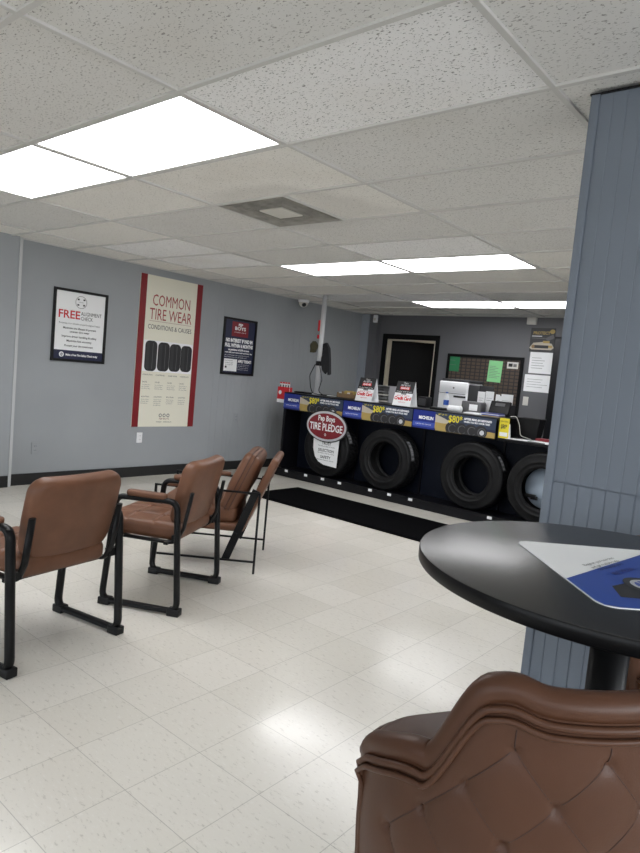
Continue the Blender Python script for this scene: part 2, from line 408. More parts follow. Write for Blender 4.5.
GX, GY, CW, CD = -2.125, 1.5286, 1.2192, 0.6096
LIGHT_CELLS = [(i, j) for j in (0, 5, 9) for i in (-2, -1)]
NEW_TILES = {(0, 0), (-3, 3), (-3, 4), (-1, 4), (-2, 8), (0, 8), (-3, 8)}
cb = MB(); gb = MB(); T = .0105
for j in range(-7, 12):
    for i in range(-4, 4):
        x0, x1 = GX+i*CW, GX+(i+1)*CW; y0, y1 = GY+j*CD, GY+(j+1)*CD
        x0, x1 = max(x0, LEFT_X), min(x1, RIGHT_X); y0, y1 = max(y0, FRONT_Y), min(y1, BACK_Y)
        if x1-x0 < .03 or y1-y0 < .02 or (i, j) in LIGHT_CELLS: continue
        if (i, j) == (-1, 2): x0 += CW/2
        m = 'tile_n' if (i, j) in NEW_TILES else ('tile_a' if j < 0 or (j == 0 and i > 0) or (j == 0 and i < -2) else random.choice(['tile_a', 'tile_b', 'tile_b']))
        cb.box((x0, y0, CEIL+.010), (x1, y1, CEIL+.026), m)
for i in range(-3, 4): gb.box((GX+i*CW-T, FRONT_Y, CEIL), (GX+i*CW+T, BACK_Y, CEIL+.022), 'tbar')
for j in range(-6, 12):
    if FRONT_Y < GY+j*CD < BACK_Y: gb.box((LEFT_X, GY+j*CD-T, CEIL+.0004), (RIGHT_X, GY+j*CD+T, CEIL+.0216), 'tbar')
gb.box((GX-CW/2-T, GY+2*CD, CEIL+.0008), (GX-CW/2+T, GY+3*CD, CEIL+.02), 'tbar')
gb.box((LEFT_X, FRONT_Y, CEIL-.001), (LEFT_X+.02, BACK_Y, CEIL+.02), 'tbar'); gb.box((LEFT_X, BACK_Y-.02, CEIL-.001), (RIGHT_X, BACK_Y, CEIL+.02), 'tbar')
cb.box((LEFT_X-.3, FRONT_Y-.2, CEIL+.12), (RIGHT_X+.2, BACK_Y+2.6, CEIL+.16), 'white_wall')
struct(cb, 'ceiling'); struct(gb, 'ceiling_grid')

def grooved(x0, x1, z0, z1, lines, depth, gw, m, thick, X):
    """Panelling: a face with vertical V-grooves, extruded in height.  Local x along the wall, y = up, z = out."""
    prof = [(x0, -thick)]; prof.append((x0, 0))
    for g in sorted(lines):
        if x0+gw < g < x1-gw: prof += [(g-gw/2, 0), (g-gw/4, -depth), (g+gw/4, -depth), (g+gw/2, 0)]
    prof += [(x1, 0), (x1, -thick)]
    mb = MB(); n = len(prof)
    vs = [(x, z0, z) for x, z in prof]+[(x, z1, z) for x, z in prof]
    fs = [(k, (k+1) % n, n+(k+1) % n, n+k) for k in range(n)]
    mb.add(vs, fs, m, False, X); return mb
# left wall: smooth sheet panelling, close grooves towards the far end
lines = []; y = 2.9
while y < 8.45:
    lines.append(y); y += random.choice((.30, .41, .41)) if y < 5.2 else random.choice((.07, .10, .13))
XW = Matrix.Translation((LEFT_X, 0, 0)) @ FACE_X
b = grooved(2.84, BACK_Y+.12, 0, CEIL+.1, [l for l in lines if l > 5.15], .0022, .009, 'wall', .12, XW); struct(b, 'wall_left')
b = MB(); b.box((LEFT_X-.12, FRONT_Y-.12, 0), (LEFT_X+.055, 2.82, CEIL+.1), 'wall'); struct(b, 'wall_left_front')
b = MB(); b.box((LEFT_X-.02, 2.82, 0), (LEFT_X+.064, 2.848, CEIL), 'trim'); struct(b, 'trim_1')
b = MB(); b.box((LEFT_X-.02, 2.85, 0), (LEFT_X+.012, BACK_Y, .115), 'basebd'); b.box((LEFT_X+.05, FRONT_Y, 0), (LEFT_X+.068, 2.815, .115), 'basebd'); struct(b, 'baseboard_left')
# back wall with the door opening
DX0, DX1, DZ = -5.84, -4.96, 2.03
b = MB()
b.box((LEFT_X-.12, BACK_Y, 0), (DX0, BACK_Y+.12, CEIL+.1), 'back_wall'); b.box((DX1, BACK_Y, 0), (RIGHT_X+.1, BACK_Y+.12, CEIL+.1), 'back_wall')
b.box((DX0, BACK_Y, DZ), (DX1, BACK_Y+.12, CEIL+.1), 'back_wall'); struct(b, 'wall_back')
b = MB(); b.box((DX1+.1, BACK_Y-.012, 0), (RIGHT_X, BACK_Y, .115), 'basebd'); struct(b, 'baseboard_back')
b = MB(); b.box((LEFT_X, 8.38, 0), (-6.155, BACK_Y, CEIL), 'chase'); b.box((-6.155, 8.40, 0), (-6.01, BACK_Y, CEIL), 'back_wall'); struct(b, 'trim_2')  # corner chase: lit-looking front; added second box's dark colour stands for its shaded side
# black door casing, door leaf swung into the back room
b = MB(); b.box((DX0-.085, BACK_Y-.018, 0), (DX0, BACK_Y+.01, DZ+.08), 'dark_door'); b.box((DX1, BACK_Y-.018, 0), (DX1+.06, BACK_Y+.01, DZ+.08), 'dark_door'); b.box((DX0, BACK_Y-.018, DZ), (DX1, BACK_Y+.01, DZ+.08), 'dark_door')
struct(b, 'door_frame')
b = MB(); b.box((DX0, BACK_Y-.005, 0), (DX0+.025, BACK_Y+.12, DZ), 'beige'); b.box((DX1-.025, BACK_Y-.005, 0), (DX1, BACK_Y+.12, DZ), 'beige'); b.box((DX0, BACK_Y-.005, DZ-.02), (DX1, BACK_Y+.12, DZ), 'beige'); struct(b, 'door_jamb')
d = thing('door_1', None, None, (DX0+.028, BACK_Y+.085, 0), math.radians(30)); d['kind'] = 'structure'
b = MB(); b.box((0, 0, .01), (.735, .04, DZ-.012), 'dark_door'); b.build('door_panel', d)
b = MB(); b.lathe([(.012, 0), (.012, .04), (.028, .045), (.03, .07), (.015, .085), (0, .086)], 'silver', n=20, X=Matrix.Translation((.67, 0, .98)) @ Matrix.Rotation(PI/2, 4, 'X')); b.build('door_handle', d)
# the back room beyond the door
b = MB(); b.box((-8.2, 10.9, 0), (-3.4, 11.0, CEIL+.1), 'beige'); b.box((-8.3, BACK_Y+.12, 0), (-8.2, 11, CEIL+.1), 'beige'); b.box((-3.4, BACK_Y+.12, 0), (-3.3, 11, CEIL+.1), 'beige'); b.box((-8.3, BACK_Y+.12, CEIL+.1), (-3.3, 11, CEIL+.14), 'beige'); struct(b, 'wall_back_room')
l = bpy.data.lights.new('back_room_lamp', 'AREA'); l.shape = 'RECTANGLE'; l.size = 1.0; l.size_y = .4; l.energy = 20; l.color = (1, .93, .8)
o = bpy.data.objects.new('back_room_lamp', l); o.location = (-5.0, 9.9, CEIL+.05); COL.objects.link(o)
# right and front walls; the shop windows behind the camera
b = MB(); ys = [FRONT_Y-.12]+[q for wv in SIDE_WINDOWS for q in wv]+[BACK_Y+.12]
for k in range(0, len(ys), 2): b.box((RIGHT_X, ys[k], 0), (RIGHT_X+.12, ys[k+1], CEIL+.1), 'white_wall')
for y0, y1 in SIDE_WINDOWS:
    b.box((RIGHT_X, y0, 0), (RIGHT_X+.12, y1, WZ0), 'white_wall'); b.box((RIGHT_X, y0, WZ1), (RIGHT_X+.12, y1, CEIL+.1), 'white_wall')
struct(b, 'wall_right')
for k, (y0, y1) in enumerate(SIDE_WINDOWS):
    b = MB()
    for q in ((y0, WZ0, y0+.05, WZ1), (y1-.05, WZ0, y1, WZ1), (y0, WZ0, y1, WZ0+.05), (y0, WZ1-.05, y1, WZ1)): b.box((RIGHT_X+.03, q[0], q[1]), (RIGHT_X+.09, q[2], q[3]), 'silver')
    b.box((RIGHT_X+.057, y0, WZ0), (RIGHT_X+.063, y1, WZ1), 'glass'); struct(b, 'window_%d' % (k+5))
b = MB(); xs = [LEFT_X-.12]+[q for wv in WINDOWS for q in wv]+[RIGHT_X+.12]
for k in range(0, len(xs), 2): b.box((xs[k], FRONT_Y-.12, 0), (xs[k+1], FRONT_Y, CEIL+.1), 'white_wall')
for x0, x1 in WINDOWS:
    b.box((x0, FRONT_Y-.12, 0), (x1, FRONT_Y, WZ0), 'white_wall'); b.box((x0, FRONT_Y-.12, WZ1), (x1, FRONT_Y, CEIL+.1), 'white_wall')
struct(b, 'wall_front')
for k, (x0, x1) in enumerate(WINDOWS):
    b = MB()
    for q in ((x0, WZ0, x0+.05, WZ1), (x1-.05, WZ0, x1, WZ1), (x0, WZ0, x1, WZ0+.05), (x0, WZ1-.05, x1, WZ1)): b.box((q[0], FRONT_Y-.09, q[1]), (q[2], FRONT_Y-.03, q[3]), 'silver')
    b.box((x0, FRONT_Y-.063, WZ0), (x1, FRONT_Y-.057, WZ1), 'glass'); struct(b, 'window_%d' % (k+1))
# grey panelled pillar beside the bar table
PX0, PX1, PY0, PY1 = -.812, .25, 2.24, 2.62
XP = Matrix.Translation((0, PY0, 0)) @ FACE_Y
gl = []; x = -.741
while x < PX1: gl.append(x); x += .0455
def pillar_sheet(z0, z1, dp, gw): return grooved(PX0+.03, PX1, z0, z1, gl, dp, gw, 'pillar', .05, XP)
b = pillar_sheet(0, 1.0895, .0028, .0065); c = pillar_sheet(1.0925, CEIL, .0012, .006)
b.add(c.v, c.f, 'pillar'); b.box((PX0+.004, PY0+.02, 0), (PX1-.004, PY1, CEIL), 'pillar')
b.box((PX0, PY0-.008, 0), (PX0+.029, PY0+.04, CEIL), 'pillar', bev=.003)
b.box((PX0-.003, PY0-.010, CEIL-.006), (PX1, PY0+.05, CEIL-.001), 'blackplastic')
struct(b, 'wall_pillar')

# ------------------------------------------------------------------ ceiling lights, vent, dome
ldesc = {(-2, 0): 'lit ceiling panel nearest the left wall, cut by the left edge of the photo', (-1, 0): 'largest lit ceiling panel, right half of the near pair, wholly in view',
         (-2, 5): 'middle pair of lit ceiling panels, the panel on the wall side', (-1, 5): 'middle pair of lit ceiling panels, the panel on the pillar side',
         (-2, 9): 'farthest pair of lit ceiling panels above the counter, the panel on the wall side', (-1, 9): 'farthest pair of lit ceiling panels, the panel cut off by the pillar'}
lp = None
for (i, j) in LIGHT_CELLS:
    x, y = GX+(i+.5)*CW, GY+(j+.5)*CD
    if lp is None:
        lp = thing('ceiling_light', ldesc[(i, j)], 'ceiling light', (x, y, CEIL), 0, 'lit panels in the ceiling grid')
        b = MB(); hx, hy = CW/2-T, CD/2-T
        for q in (((-hx, -hy), (hx, -hy+.018)), ((-hx, hy-.018), (hx, hy)), ((-hx, -hy+.018), (-hx+.018, hy-.018)), ((hx-.018, -hy+.018), (hx, hy-.018))): b.box((*q[0], .002), (*q[1], .05), 'tbar')
        b.box((-hx, -hy, .05), (hx, hy, .06), 'white_plastic'); b.build('housing', lp)
        b = MB(); b.box((-hx+.018, -hy+.018, .006), (hx-.018, hy-.018, .012), 'panel'); b.build('diffuser', lp)
    else: dup(lp, (x, y, CEIL), 0, ldesc[(i, j)])
v = thing('ceiling_vent', 'dusty square air diffuser in the ceiling grid behind the near light panels', 'air vent', (GX-CW*.75, GY+2.5*CD, CEIL))
b = MB(); h = CD/2-T
def ring(mb, h0, h1, z0, z1, m):
    vs = []; 
    for hh, zz in ((h0, z0), (h1, z1)): vs += [(-hh, -hh, zz), (hh, -hh, zz), (hh, hh, zz), (-hh, hh, zz)]
    mb.add(vs, [(k, (k+1) % 4, 4+(k+1) % 4, 4+k) for k in range(4)], m)
for k in range(5): ring(b, h-k*.04, h-k*.04-.032, .004 + .001*k, .022+.001*k, 'vent'); ring(b, h-k*.04-.032, h-k*.04-.04, .022, .005, 'vent')
b.build('louver_rings', v)
b = MB(); b.box((-h, -h, .024), (h, h, .03), 'vent_dark'); b.build('duct_plate', v)
b = MB(); b.box((-.1, -.1, .0), (.1, .1, .008), 'offwhite'); b.build('center_plate', v)
v = thing('dome_camera', 'small white dome security camera where the left wall meets the ceiling', 'security camera', (-6.20, 6.83, CEIL))
b = MB(); b.lathe([(0, 0), (.08, 0), (.08, -.03), (.07, -.04), (0, -.042)], 'white_plastic', n=28); b.build('mount', v)
b = MB(); b.lathe([(.066, -.040)]+[(.066*math.cos(a*PI/16), -.042-.066*math.sin(a*PI/16)) for a in range(0, 9)], 'offwhite', n=28); b.build('dome', v)
b = MB(); b.lathe([(.030, -.001), (.030, .004), (.0, .008)], 'ink', n=20, X=Matrix.Translation((.045, -.035, -.075)) @ Matrix.Rotation(math.radians(125), 4, Vector((.6, .8, 0)).normalized())); b.build('lens', v)

# ================================================================== LARGE FURNITURE
# ------------------------------------------------------------------ counter
CX0, CX1, CY = -5.80, -2.81, 6.2
c = thing('service_counter', 'long black display counter with a row of tires along its front', 'counter', (CX0, CY, 0)); W = CX1-CX0; WR = 4.6
b = MB(); b.box((0, -.09, 0), (WR, .6, .085), 'counter', bev=.006); b.box((0, -.09, .085), (WR, -.05, .105), 'counter'); b.build('plinth', c)
b = MB(); b.box((.02, .32, .086), (W-.02, .35, 1.06), 'navy'); b.box((W-.02, .32, .086), (WR, .35, .86), 'navy'); b.build('back_panel', c)
for k, x in enumerate((1.0, 1.98, 2.97)):
    b = MB(); b.box((x-.012, .30, .086), (x+.012, .3199, 1.06 if k < 2 else .85), 'counter'); b.build('panel_rib', c)
b = MB(); b.box((-.02, .006, .086), (.0199, .72, 1.07), 'counter'); b.build('end_panel', c)
b = MB(); b.box((W-.05, .05, .88), (W, .72, 1.07), 'counter'); b.build('end_panel', c)
b = MB(); b.box((-.03, .006, 1.07), (W+.01, .75, 1.10), 'counter', bev=.004); b.build('countertop', c)
b = MB(); b.box((.02, .02, .87), (W-.05, .04, 1.07), 'counter'); b.build('fascia', c)
for x in (.215, .555, .835, 1.105, 1.565, 1.835, 2.12, 3.07):
    b = MB(); b.box((x-.025, -.094, .068), (x+.025, -.088, .098), 'white', X=Matrix.Identity(4)); o = b.build('price_tag', c); o['label'] = 'small white price tag'
k = thing('low_desk', 'lower black desk running on from the counter behind the pillar', 'desk', (CX1+.02, CY+.0, 0))
b = MB(); b.box((0, 0, .87), (1.55, .8, .90), 'counter', bev=.004); b.build('desktop', k)
b = MB(); b.box((1.5, .61, 0), (1.54, .79, .87), 'counter'); b.build('leg_panel', k)
b = MB(); b.box((0.02, .62, 0), (.06, .79, .87), 'counter'); b.build('leg_panel', k)
k = thing('back_desk', 'dark desk behind the counter carrying the white copier', 'desk', (-4.5, 7.25, 0))
b = MB(); b.box((0, 0, .72), (2.2, .75, .75), 'counter', bev=.004); b.build('desktop', k)
for x in (.04, 2.1):
    b = MB(); b.box((x, .03, 0), (x+.06, .72, .72), 'counter'); b.build('leg_panel', k)

# ------------------------------------------------------------------ tires
def tire_parts(root, R=.365, r=.205, wd=.24):
    A = Matrix.Translation((0, 0, R)) @ Matrix.Rotation(PI/2, 4, 'X')      # lathe axis z -> -Y (the face)
    h = wd/2
    n = 120; prof = [-.098, -.07, -.062, -.03, -.022, .022, .03, .062, .07, .098]
    b = MB(); vs = []; fs = []
    for i in range(n):
        a = 2*PI*i/n
        for q, z in enumerate(prof):
            groove = q in (2, 3, 4, 5, 6, 7) and (q in (2, 4, 6) or q in (3, 5, 7))
            rr = R - .004*(z/.1)**2
            band = (q+1)//2
            if (i+band*2) % 5 == 0: rr -= .007
            vs.append((rr*math.cos(a), rr*math.sin(a), z*wd/.24))
            if q in (1, 3, 5, 7) : pass
    k = len(prof)
    for i in range(n):
        j = (i+1) % n
        for q in range(k-1): fs.append((i*k+q, j*k+q, j*k+q+1, i*k+q+1))
    b.add(vs, fs, 'rubber', False, A)
    for z in (-.066, -.026, .026, .066):
        pass
    b.build('tread', root)
    b = MB()
    for s in (1, -1):
        pr = [(R-.006, .098), (R-.014, .112), (R-.03, .118), (R-.034, .1165), (R-.05, .120), (R-.085, .121), (R-.088, .1235), (R-.10, .1235), (R-.103, .120), (r+.035, .112), (r+.03, .114), (r+.02, .113), (r+.012, .104), (r, .098), (r, .085), (r+.02, .07)]
        b.lathe([(q[0], s*q[1]*wd/.24) for q in pr], 'rubber', n=72, X=A, cap=False)
    b.build('sidewall', root)
    b = MB(); b.lathe([(r+.02, -.07), (R-.03, -.08), (R-.02, 0), (R-.03, .08), (r+.02, .07)], 'rubber', n=48, X=A, cap=False); b.build('inner_liner', root)
TY = 6.335
tl = ['leftmost tire of the counter row, behind the red oval sign', 'second tire of the counter row, dark hole in full view', 'third tire of the counter row, under the right end of the banners', 'rightmost tire of the counter row, pale disc inside, partly behind the pillar']
tire = None
for x, s in zip((-5.06, -4.17, -3.055, -2.285), tl):
    if tire is None:
        tire = thing('tire', s, 'tire', (x, TY, .086), 0, 'tires along the counter'); tire_parts(tire); t = tire
    else: t = dup(tire, (x, TY, .086), 0, s)
    tire['x'] = 0; del tire['x']
    if x in (-5.06, -4.17):
        b = MB(); R = .3675
        a0, a1 = (.10, .62) if x == -4.17 else (.3, .75)
        vs = []; 
        for q in range(13):
            a = a0+(a1-a0)*q/12
            for z in (.02, .085): vs.append((R*math.cos(a), -z, .365+R*math.sin(a)))
        b.add(vs, [(2*q, 2*q+1, 2*q+3, 2*q+2) for q in range(12)], 'greyplastic', True)
        for q in range(1, 12, 3):
            a = a0+(a1-a0)*q/12; a2 = a+.05; vs = [((R+.0015)*math.cos(w_), -z, .365+(R+.0015)*math.sin(w_)) for w_ in (a, a2) for z in (.03, .075)]
            b.add(vs, [(0, 1, 3, 2)], 'rackgrey')
        o = b.build('sticker', t); o['label'] = 'pale paper sticker on the tread'
    if x == -2.285:
        b = MB(); A = Matrix.Translation((0, .01, .365)) @ Matrix.Rotation(PI/2, 4, 'X'); b.lathe([(0, .0), (.207, 0), (.207, -.01), (0, -.01)], 'paledisc', n=48, X=A); o = b.build('disc', t); o['label'] = 'pale blue disc filling the tire'
        b = MB(); b.box((-.20, -.02, .25), (-.08, .0, .285), 'blackplastic', X=None, bev=.006); b.box((-.13, -.02, .235), (-.06, .0, .27), 'blackplastic', bev=.006); b.build('clip', t)
        b = MB(); b.box((.10, -.02, .33), (.17, .0, .47), 'blackplastic', bev=.006); b.build('clip', t)

# ------------------------------------------------------------------ mat
o = MB(); o.prism(rrect(-5.0, 4.85, -1.95, 5.70, .015), .0005, .009, 'matcarpet'); o.prism(rrect(-4.96, 4.89, -1.99, 5.66, .01), .009, .012, 'matcarpet')
o = tag(o.build('floor_mat'), 'long black rubber-edged mat on the floor before the counter', 'mat')

# ------------------------------------------------------------------ guest chairs
def make_guest_chair(label, loc, rz):
    t = thing('guest_chair', label, 'chair', loc, rz, 'sled-base guest chairs')
    XH = .296
    for s in (-1, 1):
        b = MB(); P = fillet([(s*XH, .012, .022), (s*XH, .055, .628), (s*XH, .415, .618), (s*XH, .468, .022)], .055, 8, True)
        b.tube(P, .0165, 'blackmetal', .0225, n=12, closed=True, up=(1, 0, 0)); sf = b.build('side_frame', t)
        for y0, y1 in ((-.008, .062), (.41, .478)):
            b = MB(); b.box((s*XH-.026, y0, 0), (s*XH+.026, y1, .040), 'blackplastic', bev=.005); b.build('foot', sf)
        b = MB(); b.pad(.052, .235, .034, .024, .014, 'leather', n=10, X=Matrix.Translation((s*XH, .235, .648))); b.build('armrest', t)
        b = MB(); P = fillet([(s*.238, .42, .384), (s*.238, .075, .384), (s*.238, .032, .47), (s*.238, -.004, .675)], .06, 8)
        b.tube(P, .018, 'blackmetal', .010, n=10, up=(0, 0, 1)); b.box((s*.238, .045, .40), (s*XH, .075, .44), 'blackmetal'); b.build('back_bracket', t)
    b = MB()
    for y in (.12, .40): b.box((-.27, y-.012, .375), (.27, y+.012, .390), 'blackmetal')
    b.build('seat_frame', t)
    def seat_crease(x, y, sg):
        if sg < 0: return 0
        d = 0
        for c_ in (-.083, .083): d += -.010*math.exp(-((x-c_)/.007)**2) - .010*math.exp(-((y-c_)/.007)**2)
        return d + .006*math.cos(x*19)*math.cos(y*19)
    b = MB(); b.pad(.47, .50, .095, .05, .034, 'leather', crown=.012, disp=seat_crease, n=64, X=Matrix.Translation((0, .305, .437))); b.build('seat', t)
    def bend(p): return Vector((p.x*(1-.06*(p.y < 0)*abs(p.y)/.19), p.y, p.z + .35*p.x*p.x))
    Xb = Matrix.Translation((0, .062, .688)) @ Matrix.Rotation(math.radians(90+14), 4, 'X') @ Matrix.Rotation(PI, 4, 'Y')
    Xb = Matrix.Translation((.022, .055, .645)) @ Matrix(((1, 0, 0, 0), (0, -math.sin(math.radians(13)), math.cos(math.radians(13)), 0), (0, math.cos(math.radians(13)), math.sin(math.radians(13)), 0), (0, 0, 0, 1)))
    b = MB(); b.pad(.49, .385, .078, .075, .03, 'leather', crown=.006, n=24, X=Xb, post=bend); b.build('backrest', t)
    return t
gc = make_guest_chair('brown guest chair nearest the camera, cut by the left edge of the photo', (-2.623, 1.5085, 0), heading((-.98, -.18)))
dup(gc, (-2.827, 2.4355, 0), heading((-.87, -.46)), 'brown guest chair in the middle of the seating row, seen at an angle from behind', None)

# ------------------------------------------------------------------ lounge chair
def make_lounge():
    t = thing('lounge_chair', 'brown leather lounge chair with loose back cushion and thin black rod frame', 'lounge chair', (-3.1625, 3.247, 0), heading((-.78, -.626)))
    XH = .296
    for s in (-1, 1):
        b = MB(); r_ = .0075
        for p, q in (((0, 0), (0, .557)), ((.70, 0), (.70, .557))): b.box((s*XH-r_, p[0]-r_, 0), (s*XH+r_, p[0]+r_, .557), 'blackmetal')
        b.box((s*XH-r_, -r_, .545), (s*XH+r_, .70+r_, .557), 'blackmetal'); b.box((s*XH-.006, 0, .075), (s*XH+.006, .70, .088), 'blackmetal')
        f = b.build('side_frame', t)
        b = MB(); p0, p1 = Vector((.20, .08)), Vector((.025, .57)); dv = (p1-p0).normalized(); nn = Vector((-dv.y, dv.x))*.026
        pts = [p0+nn, p0-nn, p1-nn, p1+nn]; vs = [(s*(XH-.012), q.x, q.y) for q in pts]+[(s*(XH-.003), q.x, q.y) for q in pts]
        b.add(vs, [(0, 1, 2, 3), (7, 6, 5, 4), (0, 4, 5, 1), (1, 5, 6, 2), (2, 6, 7, 3), (3, 7, 4, 0)], 'blackmetal'); b.build('slant_strap', t)
        b = MB(); b.pad(.05, .34, .03, .02, .013, 'leather', n=10, X=Matrix.Translation((s*XH, .46, .566))); b.build('armrest', t)
    b = MB()
    for y in (.14, .66): b.box((-XH, y-.007, .255), (XH, y+.007, .269), 'blackmetal')
    b.build('seat_frame', t)
    b = MB(); b.pad(.55, .60, .055, .03, .02, 'leather', n=14, X=Matrix.Translation((0, .39, .298))); b.build('seat_base', t)
    b = MB(); b.pad(.53, .56, .115, .04, .04, 'leather', crown=.012, n=20, X=Matrix.Translation((0, .43, .382))); sc = b.build('seat_cushion', t)
    def frame(y0, z0, y1, z1):
        up = Vector((0, y1-y0, z1-z0)).normalized(); nn = Vector((1, 0, 0)).cross(up)
        return Matrix(((1, 0, 0, 0), (0, up.y, nn.y, (y0+y1)/2), (0, up.z, nn.z, (z0+z1)/2), (0, 0, 0, 1))), Vector((0, y1-y0, z1-z0)).length
    X, L_ = frame(.125, .27, -.085, .785); b = MB(); b.pad(.55, L_, .05, .05, .022, 'leather', crown=.004, n=18, X=X); b.build('backrest', t)
    X, L_ = frame(.235, .385, .065, .80)
    def puff(x, y, sg): return .006*math.sin(y*23+x*7)*math.cos(x*11)
    b = MB(); b.pad(.53, L_, .12, .06, .05, 'leather', crown=.015, disp=puff, n=22, X=X); bc = b.build('back_cushion', t)
    b = MB()
    for sg in (1, -1):
        P = [X @ Vector((x, y, sg*.014+.0)) for x, y in rrect(-.267, -L_/2-.002, .267, L_/2+.002, .06, 6)]
        b.tube(P, .004, 'leather_pipe', n=6, closed=True)
    b.build('piping', bc)
    return t
make_lounge()

# ------------------------------------------------------------------ bar table
TC, TR, TZ = (-.328, 1.392), .408, 1.05
t = thing('bar_table', 'round black bar-height table with a single black post', 'table', (TC[0], TC[1], 0))
b = MB(); b.lathe([(0, TZ), (TR-.004, TZ), (TR-.0015, TZ-.0012)], 'tabletop', n=160, cap=False); b.lathe([(TR-.0015, TZ-.0012), (TR, TZ-.004), (TR, TZ-.025), (TR-.002, TZ-.0275), (TR-.005, TZ-.028), (0, TZ-.028)], 'blackmetal', n=160, cap=False); b.build('tabletop', t)
b = MB(); b.lathe([(.0, .03), (.038, .03), (.038, TZ-.05), (.0, TZ-.05)], 'blackmetal', n=40); b.build('post', t)
b = MB(); b.lathe([(0, TZ-.05), (.16, TZ-.046), (.16, TZ-.0285), (0, TZ-.0285)], 'blackmetal', n=32); b.build('mount_plate', t)
b = MB(); b.lathe([(0, 0), (.185, 0), (.19, .006), (.18, .014), (.10, .03), (.05, .05), (.0, .05)], 'blackmetal', n=64); b.build('base', t)

# ------------------------------------------------------------------ bar stools
def make_stool(label, loc, rz):
    """Tufted tub stool.  Local +y is where the sitter faces, origin on the floor under the middle of the tub."""
    t = thing('bar_stool', label, 'bar stool', loc, rz, 'tufted brown bar stools')
    R, ST = .265, .03; Q = R*PI/2; L_ = Q+ST; ZB, ZH, ZA, ZE = .56, .998, .868, .822
    def plan(s, off=0.0, k=1.0):
        sg = 1 if s >= 0 else -1; a = abs(s); r_ = (R+off)*k
        if a <= Q:
            th = a/R; x, y, nx, ny = r_*math.sin(th), -r_*math.cos(th), math.sin(th), -math.cos(th)
        else: x, y, nx, ny = r_, (a-Q), 1, 0
        return Vector((sg*x, y)), Vector((sg*nx, ny))
    def sstep(a, b_, x):
        q = max(0, min(1, (x-a)/(b_-a))); return q*q*(3-2*q)
    def H(s):
        a = abs(s); z = ZH - .006*(a/.2)**2 if a < .2 else ZH-.006
        return z + (ZA-ZH+.006)*sstep(.215, .300, a) + (ZE-ZA)*sstep(.30, L_, a) + .012*math.exp(-((a-.19)/.03)**2) - .02*math.exp(-((a-L_)/.02)**2)
    btn = []
    for row in range(6):
        z = .93-.066*row; xs = [-.24, -.12, 0, .12, .24, .36, -.36] if row % 2 else [-.30, -.18, -.06, .06, .18, .30]
        for x in xs:
            if z < H(x)-.045: btn.append((x, z))
    def tuft(s, z):
        d = 0
        for bx, bz in btn:
            r2 = (s-bx)**2+(z-bz)**2
            if r2 < .01: d -= 0.0042*math.exp(-r2/.00007)+.0026*math.exp(-r2/.0009)
        # diamond seams between buttons
        for bx, bz in btn:
            for cx, cz in btn:
                if abs(abs(cx-bx)-.06) < .002 and abs(bz-cz-.066) < .002:
                    ux, uz = cx-bx, cz-bz; l2 = ux*ux+uz*uz; q = ((s-bx)*ux+(z-bz)*uz)/l2
                    if -.02 < q < 1.02:
                        dist = abs((s-bx)*uz-(z-bz)*ux)/math.sqrt(l2)
                        if dist < .02: d -= .0016*math.exp(-(dist/.0034)**2)+.0008*math.exp(-(dist/.012)**2)
        return d
    NS, NV = 190, 76; vs = []; fs = []
    for i in range(NS+1):
        s = -L_+2*L_*i/NS; top = H(s)-.012
        for j in range(NV+1):
            z = ZB+(top-ZB)*j/NV; k = .95+.05*sstep(0, .34, z-ZB)
            bulge = .008*math.sin(PI*j/NV); pl, nn = plan(s, bulge+tuft(s, z)*min(1, (top-z)/.03), k); vs.append((pl.x, pl.y, z))
    for i in range(NS):
        for j in range(NV): fs.append((i*(NV+1)+j, (i+1)*(NV+1)+j, (i+1)*(NV+1)+j+1, i*(NV+1)+j+1))
    b = MB(); b.add(vs, fs, 'leather_d', True); sh = b.build('back_shell', t)
    seams = [((bx, bz), (cx, cz)) for bx, bz in btn for cx, cz in btn if abs(abs(cx-bx)-.06) < .002 and abs(bz-cz-.066) < .002]
    seams += [((bx, bz), (bx, H(bx)-.045)) for bx, bz in btn if abs(bz-.93) < .001 and abs(bx) < .2]
    b = MB()
    for (bx, bz), (cx, cz) in seams:
        P = []
        for q in range(9):
            s, z = bx+(cx-bx)*q/8, bz+(cz-bz)*q/8; top = H(s)-.012
            if z > top-.02 or z < ZB+.01: continue
            k = .95+.05*sstep(0, .34, z-ZB); pl, nn = plan(s, .008*math.sin(PI*(z-ZB)/(top-ZB))+tuft(s, z)*min(1, (top-z)/.03)+.0002, k); P.append((pl.x, pl.y, z))
        if len(P) > 2: b.tube(P, .0009, 'thread', n=5)
    b.build('seam_stitching', sh)
    # padded inside face of the tub
    vs = []; fs = []; NV2 = 14
    for i in range(NS+1):
        s = -L_+2*L_*i/NS; top = H(s)-.004
        for j in range(NV2+1):
            z = top-(top-.70)*j/NV2; pl, nn = plan(s, -.03-.03*sstep(0, .1, top-z)); vs.append((pl.x, pl.y, z))
    for i in range(NS):
        for j in range(NV2): fs.append((i*(NV2+1)+j, (i+1)*(NV2+1)+j, (i+1)*(NV2+1)+j+1, i*(NV2+1)+j+1))
    n0 = len(vs); ends = []
    b = MB(); b.add(vs, fs, 'leather_d', True)
    for sg in (-1, 1):       # close the arm fronts
        s = sg*L_; vo = []; vi = []
        for j in range(NV2+1):
            z = ZB+(H(s)-.012-ZB)*j/NV2; pl, nn = plan(s, 0, .95+.05*sstep(0, .34, z-ZB)); vo.append((pl.x, pl.y, z)); pi_, _ = plan(s, -.06); vi.append((pi_.x, pi_.y, z))
        b.add(vo+vi, [(j, j+1, NV2+2+j, NV2+1+j) for j in range(NV2)], 'leather_d', True)
    b.build('inner_back', t)
    path = []; 
    for i in range(161):
        s = -L_+2*L_*i/160; pl, nn = plan(s, -.016); path.append((pl.x, pl.y, H(s)))
